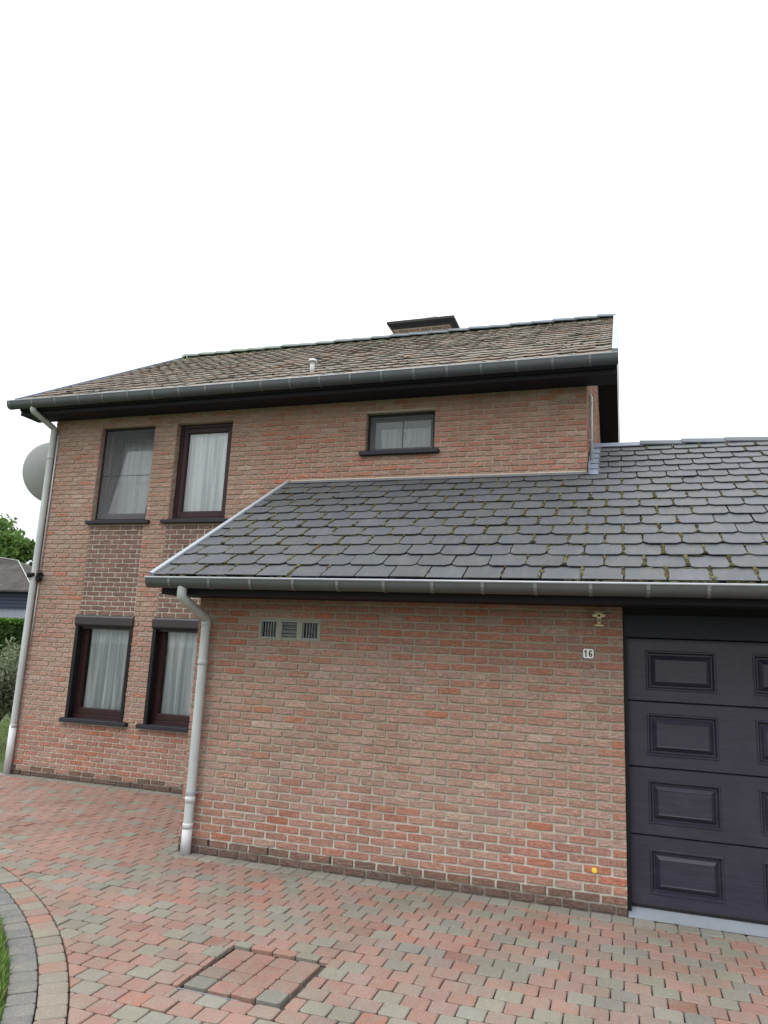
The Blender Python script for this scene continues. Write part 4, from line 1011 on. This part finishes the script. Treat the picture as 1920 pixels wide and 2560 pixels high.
def window(key, label, sill, style):
    x0, x1, z0, z1 = OPEN[key]
    wy = HY+0.10
    w = MB(); rect_frame(w, x0+0.001, x1-0.001, z0, z1-0.001, 0.055, wy, wy+0.07)
    wo = w.build('window', MAT['frame'], house, ((x0+x1)/2, wy, z0)); wo['label'] = label
    si = MB().box(sill[0], sill[1], HY-0.055, wy-0.002, z0-0.046, z0+0.003, bev=0.005); si.build('sill', MAT['stone'], wo, ((x0+x1)/2, HY, z0))
    ix0, ix1, iz0, iz1 = x0+0.056, x1-0.056, z0+0.056, z1-0.056
    sw = 0.062
    if style in ('shutter', 'open'):
        s = MB(); rect_frame(s, ix0+0.002, ix1-0.002, iz0+0.002, iz1-0.002, sw, wy+0.010, wy+0.075, wb=0.075)
        so_ = s.build('sash', MAT['frame'], wo, ((x0+x1)/2, wy, z0))
        b = MB(); rect_frame(b, ix0+sw, ix1-sw, iz0+sw+0.013, iz1-sw, 0.012, wy+0.022, wy+0.034, 0.002); b.build('glazing_bead', MAT['frame'], wo)
        MB().add([(ix0+sw+0.002, wy+0.04, iz0+sw+0.015), (ix1-sw-0.002, wy+0.04, iz0+sw+0.015), (ix1-sw-0.002, wy+0.04, iz1-sw-0.002), (ix0+sw+0.002, wy+0.04, iz1-sw-0.002)], [(0, 1, 2, 3)]).build('pane', MAT['glass_dim' if style == 'shutter' else 'glass'], wo)
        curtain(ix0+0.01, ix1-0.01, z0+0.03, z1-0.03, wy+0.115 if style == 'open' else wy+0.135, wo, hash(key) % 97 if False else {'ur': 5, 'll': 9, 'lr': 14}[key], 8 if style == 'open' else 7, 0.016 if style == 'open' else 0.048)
    if style == 'shutter':
        sb = MB(); sb.extr_x([(HY+0.095, z1-0.150), (HY-0.012, z1-0.150), (HY-0.030, z1-0.125), (HY-0.030, z1-0.030), (HY-0.018, z1-0.008), (HY+0.010, z1-0.003), (HY+0.095, z1-0.003)], x0-0.008, x1+0.004); sb.build('shutter_box', MAT['box'], wo, ((x0+x1)/2, HY, z1))
        MB().box(x0+0.03, x1-0.03, HY+0.045, HY+0.06, z1-0.185, z1-0.150, bev=0.003).build('shutter_slat', MAT['box'], wo)
        for a, b in ((x0-0.004, x0+0.05), (x1-0.05, x1+0.002)): MB().box(a, b, HY-0.008, HY+0.099, z0-0.003, z1-0.151, bev=0.004).build('shutter_guide', MAT['black'], wo)
    if style == 'screen':
        # sash tilted inwards at the top, behind a fly screen
        tl = math.tan(R(7.5)); zb = iz0+0.004; Y = lambda z, d: wy+0.03+d+(z-zb)*tl
        s = MB()
        for a, b, c, d in ((ix0+0.004, ix0+0.066, zb, iz1-0.02), (ix1-0.066, ix1-0.004, zb, iz1-0.02), (ix0+0.067, ix1-0.067, zb, zb+0.07), (ix0+0.067, ix1-0.067, iz1-0.085, iz1-0.02)):
            s.add([(a, Y(c, 0), c), (b, Y(c, 0), c), (b, Y(d, 0), d), (a, Y(d, 0), d), (a, Y(c, .055), c), (b, Y(c, .055), c), (b, Y(d, .055), d), (a, Y(d, .055), d)], [(0, 1, 2, 3), (7, 6, 5, 4), (0, 4, 5, 1), (1, 5, 6, 2), (2, 6, 7, 3), (3, 7, 4, 0)])
        s.build('sash', MAT['frame'], wo)
        a, b, c, d = ix0+0.066, ix1-0.066, zb+0.07, iz1-0.085
        MB().add([(a, Y(c, .03), c), (b, Y(c, .03), c), (b, Y(d, .03), d), (a, Y(d, .03), d)], [(0, 1, 2, 3)]).build('pane', MAT['glass'], wo)
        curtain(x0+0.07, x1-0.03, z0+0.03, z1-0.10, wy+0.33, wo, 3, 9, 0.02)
    if style == 'small':
        s = MB(); xm = (ix0+ix1)/2
        rect_frame(s, ix0+0.002, ix1-0.002, iz0+0.002, iz1-0.002, 0.022, wy+0.03, wy+0.075); s.box(xm-0.0035, xm+0.0035, wy+0.034, wy+0.07, iz0+0.025, iz1-0.025)
        s.build('sash', MAT['frame'], wo)
        for a, b in ((ix0+0.025, xm-0.007), (xm+0.007, ix1-0.025)):
            MB().add([(a, wy+0.05, iz0+0.025), (b, wy+0.05, iz0+0.025), (b, wy+0.05, iz1-0.025), (a, wy+0.05, iz1-0.025)], [(0, 1, 2, 3)]).build('pane', MAT['glass'], wo)
        MB().box(xm+0.012, xm+0.028, wy+0.076, wy+0.10, (z0+z1)/2-0.05, (z0+z1)/2+0.04).build('handle', MAT['pipe_w'], wo)
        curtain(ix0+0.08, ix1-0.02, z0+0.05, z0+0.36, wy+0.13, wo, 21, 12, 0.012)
    if style in ('screen', 'small'):
        s = MB(); rect_frame(s, x0+0.012, x1-0.012, z0+0.020, z1-0.012, 0.022, HY+0.078, HY+0.094, 0.002)
        if style == 'screen': s.box(x0+0.035, x1-0.035, HY+0.082, HY+0.091, 4.165, 4.171)
        s.build('screen_frame', MAT['black'], wo)
        MB().add([(x0+0.034, HY+0.086, z0+0.042), (x1-0.034, HY+0.086, z0+0.042), (x1-0.034, HY+0.086, z1-0.034), (x0+0.034, HY+0.086, z1-0.034)], [(0, 1, 2, 3)]).build('fly_screen', MAT['screen'], wo)
window('ul', 'upper window with fly screen and tilted sash nearest the left corner', SILL[0], 'screen')
window('ur', 'upper window with pale pleated curtain beside the garage roof', SILL[1], 'open')
window('ll', 'ground floor window with shutter box nearest the left corner', SILL[2], 'shutter')
window('lr', 'ground floor window with shutter box partly hidden by the garage', SILL[3], 'shutter')
window('sm', 'wide low window with fly screen under the eaves', SILL[4], 'small')

# ---- chimney, roof vent
CHX0, CHX1, CHY0, CHY1 = -0.145, 0.955, 5.93, 6.60
ch = MB().box(CHX0+0.008, CHX1-0.008, CHY0+0.008, CHY1-0.008, 7.0, 7.80).build('chimney', MAT['mortar_h'], house, (0.65, 6.07, 7.1))
W = Wall(55); PCH = [((0.17, 0.13, 0.11), 4), ((0.14, 0.115, 0.10), 3), ((0.20, 0.14, 0.115), 2)]
k0 = int(7.4/P_)
for k in range(k0, int(7.80/P_)):
    course(W, (0, CHY0, 0), UX, NY, CHX0, CHX1, k, L, CHX0+(0.5*L if k % 2 else 0), [], lambda r, u, z: pick(r, PCH))
    course(W, (CHX1, CHY0, 0), (0, 1, 0), (1, 0, 0), 0, CHY1-CHY0, k, L, (0 if k % 2 else 0.5*L), [], lambda r, u, z: pick(r, PCH), vis=False)
W.build(ch, 40)
cp = MB(); v = []; f = []
rings = [(0.0, 7.798), (0.014, 7.815), (0.030, 7.832), (0.065, 7.856), (0.092, 7.876), (0.092, 7.918), (0.08, 7.928)]
for d, z in rings: v += [(CHX0-d, CHY0-d, z), (CHX1+d, CHY0-d, z), (CHX1+d, CHY1+d, z), (CHX0-d, CHY1+d, z)]
for i in range(len(rings)-1):
    for k in range(4): f.append((4*i+k, 4*i+(k+1) % 4, 4*i+4+(k+1) % 4, 4*i+4+k))
f.append(tuple(range(4*len(rings)-4, 4*len(rings)))); cp.add(v, f); cp.build('chimney_cap', MAT['cap'], ch)
MB().lathe([(0.11, 0.0), (0.11, 0.05), (0.105, 0.09), (0.085, 0.125), (0.045, 0.148), (0.0, 0.155)], (0.575, 6.04, 7.955), n=16).build('cowl', MAT['white'], ch, (0.575, 6.04, 7.955), smooth=True)
vp = hp(-0.017, 0.52, 0.0)
vpo = MB().tube([(vp[0], vp[1], vp[2]-0.05), (vp[0], vp[1], vp[2]+0.155)], 0.030, 14).build('vent_pipe', MAT['pipe_w'], house, vp, smooth=True)
MB().lathe([(0.030, 0.0), (0.060, 0.003), (0.062, 0.012), (0.050, 0.032), (0.022, 0.046), (0.0, 0.048)], (vp[0], vp[1], vp[2]+0.135), n=16).build('vent_cap', MAT['pipe_w'], vpo, smooth=True)

# ================================================================== THINGS ON THE WALLS
# house number
NX, NZ = 3.603, 1.907
def rrect(mb, cx, cz, w, h, r, y0, y1):
    pts = []
    for sx, sz, a0 in ((1, 1, 0), (-1, 1, 90), (-1, -1, 180), (1, -1, 270)):
        for i in range(7):
            a = R(a0+15*i); pts.append((cx+sx*(w/2-r)+r*math.cos(a), cz+sz*(h/2-r)+r*math.sin(a)))
    n = len(pts); v = [(x, y0, z) for x, z in pts]+[(x, y1, z) for x, z in pts]
    mb.add(v, [tuple(range(n))]+[(n+i, n+(i+1) % n, (i+1) % n, i) for i in range(n)]); return mb
plate = rrect(MB(), NX, NZ, 0.088, 0.080, 0.016, -0.009, -0.001).build('house_number', MAT['ink'], None, (NX, 0, NZ))
tag(plate, 'small white enamel number plate reading 16 on the garage wall', 'number plate')
rrect(MB(), NX, NZ, 0.082, 0.074, 0.014, -0.0105, -0.008).build('plate_face', MAT['white'], plate)
def flat(mb, polys, y0, y1):
    for po in polys:
        n = len(po); mb.add([(x, y0, z) for x, z in po]+[(x, y1, z) for x, z in po], [tuple(range(n))]+[(n+i, n+(i+1) % n, (i+1) % n, i) for i in range(n)])
    return mb
one = [(-0.031, 0.0165), (-0.0225, 0.0268), (-0.0138, 0.0268), (-0.0138, -0.0268), (-0.0232, -0.0268), (-0.0232, 0.0115), (-0.031, 0.0070)]
flat(MB(), [[(NX+a, NZ+b) for a, b in one]], -0.0116, -0.0104).build('digit', MAT['ink'], plate)
six = []                                      # a round bowl with a stem that curls over the top
path = [(0.0275, 0.0155), (0.0235, 0.0205), (0.0175, 0.0222), (0.0115, 0.0195), (0.0082, 0.0120), (0.0075, 0.0), (0.0078, -0.0110), (0.0105, -0.0190), (0.0170, -0.0222), (0.0235, -0.0190), (0.0265, -0.0110), (0.0235, -0.0025), (0.0170, 0.0008), (0.0105, -0.0020), (0.0080, -0.0080)]
hw = 0.0046
for i in range(len(path)-1):
    (ax_, az_), (bx_, bz_) = path[i], path[i+1]; dl = math.hypot(bx_-ax_, bz_-az_); ex, ez = (bx_-ax_)/dl, (bz_-az_)/dl
    six.append([(NX+ax_-ez*hw-ex*0.0012, NZ+az_+ex*hw-ez*0.0012), (NX+bx_-ez*hw+ex*0.0012, NZ+bz_+ex*hw+ez*0.0012), (NX+bx_+ez*hw+ex*0.0012, NZ+bz_-ex*hw+ez*0.0012), (NX+ax_+ez*hw-ex*0.0012, NZ+az_-ex*hw-ez*0.0012)])
sm_ = MB()
for i, po in enumerate(six): flat(sm_, [po], -0.0116-0.00002*i, -0.0104)
sm_.build('digit', MAT['ink'], plate)
# yellow marker disc
mk = MB().lathe([(0.0, 0.004), (0.018, 0.004), (0.0205, 0.002), (0.021, 0.0)], (3.634, -0.002, 0.292), (0, -1, 0), 20).build('marker_disc', MAT['yellow'], None, (3.634, 0, 0.292)); tag(mk, 'small round yellow marker stuck low on the garage wall', 'marker')
# motion sensor lamp
SX, SZ2 = 3.690, 2.205
sens = empty('motion_sensor', (SX, -0.02, 2.1), 'cream plastic motion sensor on a round foot above the number plate', 'sensor')
bd = MB(); v = []
pts = [(-0.052, -0.006), (-0.048, 0.012), (-0.024, 0.016), (-0.012, 0.024), (0.0, 0.026), (0.012, 0.024), (0.024, 0.016), (0.048, 0.012), (0.052, -0.006), (0.024, -0.009), (0.014, -0.018), (0.0, -0.022), (-0.014, -0.018), (-0.024, -0.009)]
n = len(pts)
for k, y in ((0.92, -0.085), (1.0, -0.080), (1.0, -0.050), (0.85, -0.040)): v += [(SX+a*k, y, SZ2+b*k) for a, b in pts]
f = [tuple(range(n))]+[(i+n*j, (i+1) % n+n*j, (i+1) % n+n*(j+1), i+n*(j+1)) for j in range(3) for i in range(n)]+[tuple(range(3*n, 4*n))[::-1]]
bd.add(v, f); bd.build('body', MAT['cream'], sens)
MB().lathe([(0.0, 0.004), (0.008, 0.003), (0.0105, 0.0)], (SX, -0.085, SZ2+0.002), (0, -1, 0), 16).build('lens', MAT['ink'], sens)
MB().box(SX-0.037, SX+0.037, -0.075, -0.045, SZ2+0.027, SZ2+0.031).build('hood', MAT['cream'], sens)
for s in (-1, 1): MB().box(SX+s*0.009-0.003, SX+s*0.009+0.003, -0.066, -0.054, SZ2-0.052, SZ2-0.018).build('yoke_arm', MAT['cream'], sens)
MB().tube([(SX, -0.060, SZ2-0.048), (SX, -0.060, SZ2-0.064)], 0.012, 10).build('stem', MAT['cream'], sens)
MB().lathe([(0.012, 0.016), (0.024, 0.011), (0.038, 0.003), (0.0405, -0.003), (0.0385, -0.006), (0.0, -0.006)], (SX, -0.045, SZ2-0.075), n=20).build('foot', MAT['cream'], sens, smooth=True)
# twin spotlight at the left corner
tw = empty('twin_spotlight', (-4.05, HY-0.03, 2.69), 'black twin spotlight fixed to the left corner beside the downpipe', 'spotlight')
MB().box(-4.115, -4.020, HY-0.06, HY-0.002, 2.635, 2.745, bev=0.006).build('junction_box', MAT['black'], tw)
for s in (-1, 1):
    c = (-4.055+s*0.082, HY-0.10, 2.71)
    MB().lathe([(0.0, -0.05), (0.024, -0.05), (0.032, -0.03), (0.038, 0.03), (0.040, 0.05), (0.034, 0.05), (0.030, 0.035), (0.0, 0.03)], c, (s*0.75, -0.6, -0.1), 16).build('lamp_head', MAT['black'], tw, c, smooth=True)
    MB().tube([(-4.06, HY-0.04, 2.69), (c[0], c[1]+0.01, c[2])], 0.012, 8).build('arm', MAT['black'], tw)
# satellite dish (seen from behind)
DC = Vector((-4.68, 2.90, 4.41)); dn = Vector((-0.38, 0.88, 0.28)).normalized()
sd = empty('satellite_dish', (-4.2, 2.9, 3.9), 'large grey satellite dish on the left gable behind the downpipe', 'satellite dish')
pr = [(0.49*i/10, -0.13+0.13*(i/10)**2) for i in range(11)]+[(0.495, 0.004)]+[(0.49*i/10, -0.124+0.13*(i/10)**2) for i in range(10, -1, -1)]
MB().lathe(pr, DC, dn, 40).build('reflector', MAT['dish'], sd, smooth=True)
MB().tube([DC-dn*0.11, DC-dn*0.24, Vector((-4.45, 2.75, 4.25)), Vector((-4.15, 2.75, 4.25))], 0.024, 10).build('mast', MAT['zinc_d'], sd, smooth=True)
MB().tube([DC-dn*0.10+Vector((0, 0, -0.1)), DC+dn*0.35+Vector((0, 0, -0.42)), DC+dn*0.55+Vector((0, 0, -0.15))], 0.012, 8).build('feed_arm', MAT['zinc_d'], sd, smooth=True)
MB().lathe([(0.0, -0.06), (0.03, -0.05), (0.03, 0.05), (0.0, 0.06)], DC+dn*0.55+Vector((0, 0, -0.15)), dn, 12).build('feed_horn', MAT['white'], sd, smooth=True)
MB().box(-4.165, -4.143, 2.68, 2.82, 4.15, 4.35).build('wall_bracket', MAT['zinc_d'], sd)

# ================================================================== BACKGROUND AT THE LEFT
def leaf(mb, rng, c, sz, tint, elong=1.6, up=0.4):
    n = Vector((rng.gauss(0, 1), rng.gauss(0, 1), rng.gauss(0, 1)+up)).normalized()
    a = n.orthogonal().normalized(); a = (Matrix.Rotation(rng.uniform(0, 6.28), 3, n) @ a); b = n.cross(a)
    a *= sz*elong*0.5; b *= sz*0.5; c = Vector(c); k = n*sz*0.12
    mb.add([tuple(c-a), tuple(c-a*0.1-b+k), tuple(c+a), tuple(c-a*0.1+b+k)], [(0, 1, 2, 3)], tint)
def tree(name, base, h, crown_r, crown_z, n, sz, cols, label, cat, seed, group=None, clumps=26, trunk_r=0.18):
    rng = random.Random(seed); t = empty(name, base, label, cat, group); b = Vector(base)
    tr = MB(); top = b+Vector((0, 0, h*0.7))
    tr.tube([b, b+Vector((0.05, 0, h*0.25)), b+Vector((-0.05, 0.05, h*0.5)), top], [trunk_r, trunk_r*0.8, trunk_r*0.55, trunk_r*0.25], 9)
    cs = []
    for _ in range(clumps):
        d = Vector((rng.gauss(0, 1), rng.gauss(0, 1), rng.gauss(0, 1))).normalized(); k = rng.uniform(0.35, 0.95)
        c = b+Vector((d.x*crown_r[0]*k, d.y*crown_r[1]*k, crown_z+d.z*crown_r[2]*k)); cs.append((c, rng.uniform(0.25, 0.5)*min(crown_r), rng.uniform(0.65, 1.3)))
        s = b+Vector((0, 0, h*rng.uniform(0.25, 0.65))); tr.tube([s, (s+c)/2+Vector((0, 0, 0.1*h*0.3)), c], [trunk_r*0.35, trunk_r*0.2, trunk_r*0.06], 5)
    tr.build('trunk', MAT['bark'], t, smooth=True)
    cr = MB()
    for i in range(n):
        c, r, k = rng.choice(cs); d = Vector((rng.gauss(0, 1), rng.gauss(0, 1), rng.gauss(0, 0.8))).normalized()*r*(rng.random()**0.4)*1.15
        col = rng.choice(cols); q = k*rng.uniform(0.75, 1.25)
        leaf(cr, rng, c+d, sz*rng.uniform(0.7, 1.3), (col[0]*q, col[1]*q, col[2]*q, rng.random()))
    cr.build('crown', MAT['leaf'], t); return t
G1 = [(0.105, 0.19, 0.042), (0.085, 0.16, 0.036), (0.14, 0.225, 0.055)]
tree('broadleaf_tree', (-42.3, 38.0, 0), 10.4, (2.9, 2.6, 3.2), 7.6, 7500, 0.26, G1, 'bright green tree showing above the neighbouring roof at far left', 'tree', 5, 'trees beyond the house', 34)
tree('broadleaf_tree', (-39.2, 37.3, 0), 9.6, (1.9, 2.0, 2.7), 7.1, 4200, 0.26, G1, 'smaller green tree half hidden behind the left downpipe', 'tree', 6, 'trees beyond the house', 24)
# neighbouring outbuilding
nb = empty('outbuilding', (-26, 24, 0), 'neighbouring outbuilding with grey roof and dark blue boards', 'building')
MB().box(-34, -23.0, 22.0, 28.0, 0, 4.02).build('wall', MAT['shedwall'], nb)
for i in range(22): MB().box(-34, -22.98, 21.96, 21.995, 0.15+i*0.172, 0.15+i*0.172+0.160, bev=0.01).build('board', MAT['shedwall'], nb, (-27, 21.97, 0.2+i*0.172))
rf = MB(); rf.add([(-35, 21.6, 4.05), (-22.6, 21.6, 4.05), (-27.1, 25.0, 5.88), (-35, 25.0, 6.9), (-35, 28.4, 4.05), (-22.6, 28.4, 4.05), (-35, 21.6, 3.97), (-22.6, 21.6, 3.97)], [(0, 1, 2, 3), (3, 2, 5, 4), (1, 5, 2), (0, 6, 7, 1)])
ro = rf.build('roof', MAT['shedroof'], nb)
MB().tube([(-35, 24.98, 6.93), (-27.1, 24.98, 5.91), (-22.6, 21.6, 4.09)], 0.022, 6).build('verge_strip', MAT['pipe'], ro)
lr_ = MB(); v = []
nn = 60
for i in range(nn+1):
    xx = -31+i*0.19; hh = 0.06 if i % 2 else 0.0
    v += [(xx, 19.2, 2.60+hh), (xx, 21.9, 3.10+hh)]
lr_.add(v, [(2*i, 2*i+2, 2*i+3, 2*i+1) for i in range(nn)]); lr_.build('canopy_roof', MAT['sheet'], nb)
MB().box(-31, -19.6, 19.15, 19.2, 2.45, 2.55).build('canopy_edge', MAT['shedwall'], nb)
for xx in (-30, -25, -20): MB().box(xx-0.05, xx+0.05, 19.3, 19.4, 0, 2.5).build('post', MAT['shedwall'], nb)
# hedge
def hedge(name, x0, x1, y0, y1, h, n, sz, cols, label, seed):
    rng = random.Random(seed); t = empty(name, ((x0+x1)/2, (y0+y1)/2, 0), label, 'hedge')
    MB().box(x0+0.15, x1-0.15, y0+0.15, y1-0.15, 0, h-0.15).build('branches', MAT['bark'], t)
    mb = MB()
    for _ in range(n):
        if rng.random() < 0.7: c = (rng.uniform(x0, x1), y0+abs(rng.gauss(0, 0.1)), rng.uniform(0.02, h))
        else: c = (rng.uniform(x0, x1), rng.uniform(y0, y1), h-abs(rng.gauss(0, 0.07)))
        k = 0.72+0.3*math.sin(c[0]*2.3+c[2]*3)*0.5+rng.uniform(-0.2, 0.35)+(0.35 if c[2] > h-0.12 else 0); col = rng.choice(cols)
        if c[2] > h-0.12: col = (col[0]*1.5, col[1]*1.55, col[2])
        leaf(mb, rng, c, sz*rng.uniform(0.7, 1.3), (col[0]*k, col[1]*k, col[2]*k, rng.random()))
    mb.build('foliage', MAT['leaf'], t)
hedge('hedge', -15.5, -9.5, 10.0, 11.2, 2.32, 30000, 0.075, [(0.062, 0.125, 0.030), (0.048, 0.10, 0.024), (0.08, 0.155, 0.036)], 'tall clipped green hedge behind the grey-leaved shrub', 8)
# grey-leaved shrub
rng = random.Random(12)
sh = empty('shrub', (-6.55, 4.3, 0), 'grey-green olive-like shrub between hedge and left downpipe', 'shrub')
tr = MB(); st = []
tr.tube([(-6.55, 4.3, 0), (-6.50, 4.28, 0.35), (-6.45, 4.3, 0.7)], [0.055, 0.045, 0.035], 8)
for _ in range(40):
    a = rng.uniform(0, 6.28); r = rng.uniform(0.1, 0.62); z = rng.uniform(0.75, 1.78)*(1-0.12*r)
    e = Vector((-6.5+r*math.cos(a), 4.3+r*math.sin(a), z)); s = Vector((-6.48, 4.3, rng.uniform(0.3, 0.8)))
    tr.tube([s, (s+e)/2+Vector((0, 0, 0.08)), e], [0.012, 0.008, 0.003], 5); st.append((s, e))
tr.build('stem', MAT['bark'], sh, smooth=True)
mb = MB()
for _ in range(9000):
    s, e = rng.choice(st); k = rng.uniform(0.3, 1.08); c = s.lerp(e, k)+Vector((rng.gauss(0, 0.07), rng.gauss(0, 0.07), rng.gauss(0, 0.07)))
    q = rng.uniform(0.65, 1.35); leaf(mb, rng, c, 0.030, (0.235*q, 0.275*q, 0.185*q, rng.random()), 2.6)
mb.build('foliage', MAT['leaf'], sh)
ho = MB(); pts = []
for i in range(40):
    a = i*0.5; pts.append((-6.95+0.16*math.cos(a), 4.55+0.10*math.sin(a), 0.38+0.010*math.sin(i*1.7)+i*0.002))
ho.tube(pts, 0.014, 6); tag(ho.build('garden_hose', MAT['yellow'], None, (-6.95, 4.55, 0.4)), 'small yellow coil hanging low beside the shrub', 'hose')
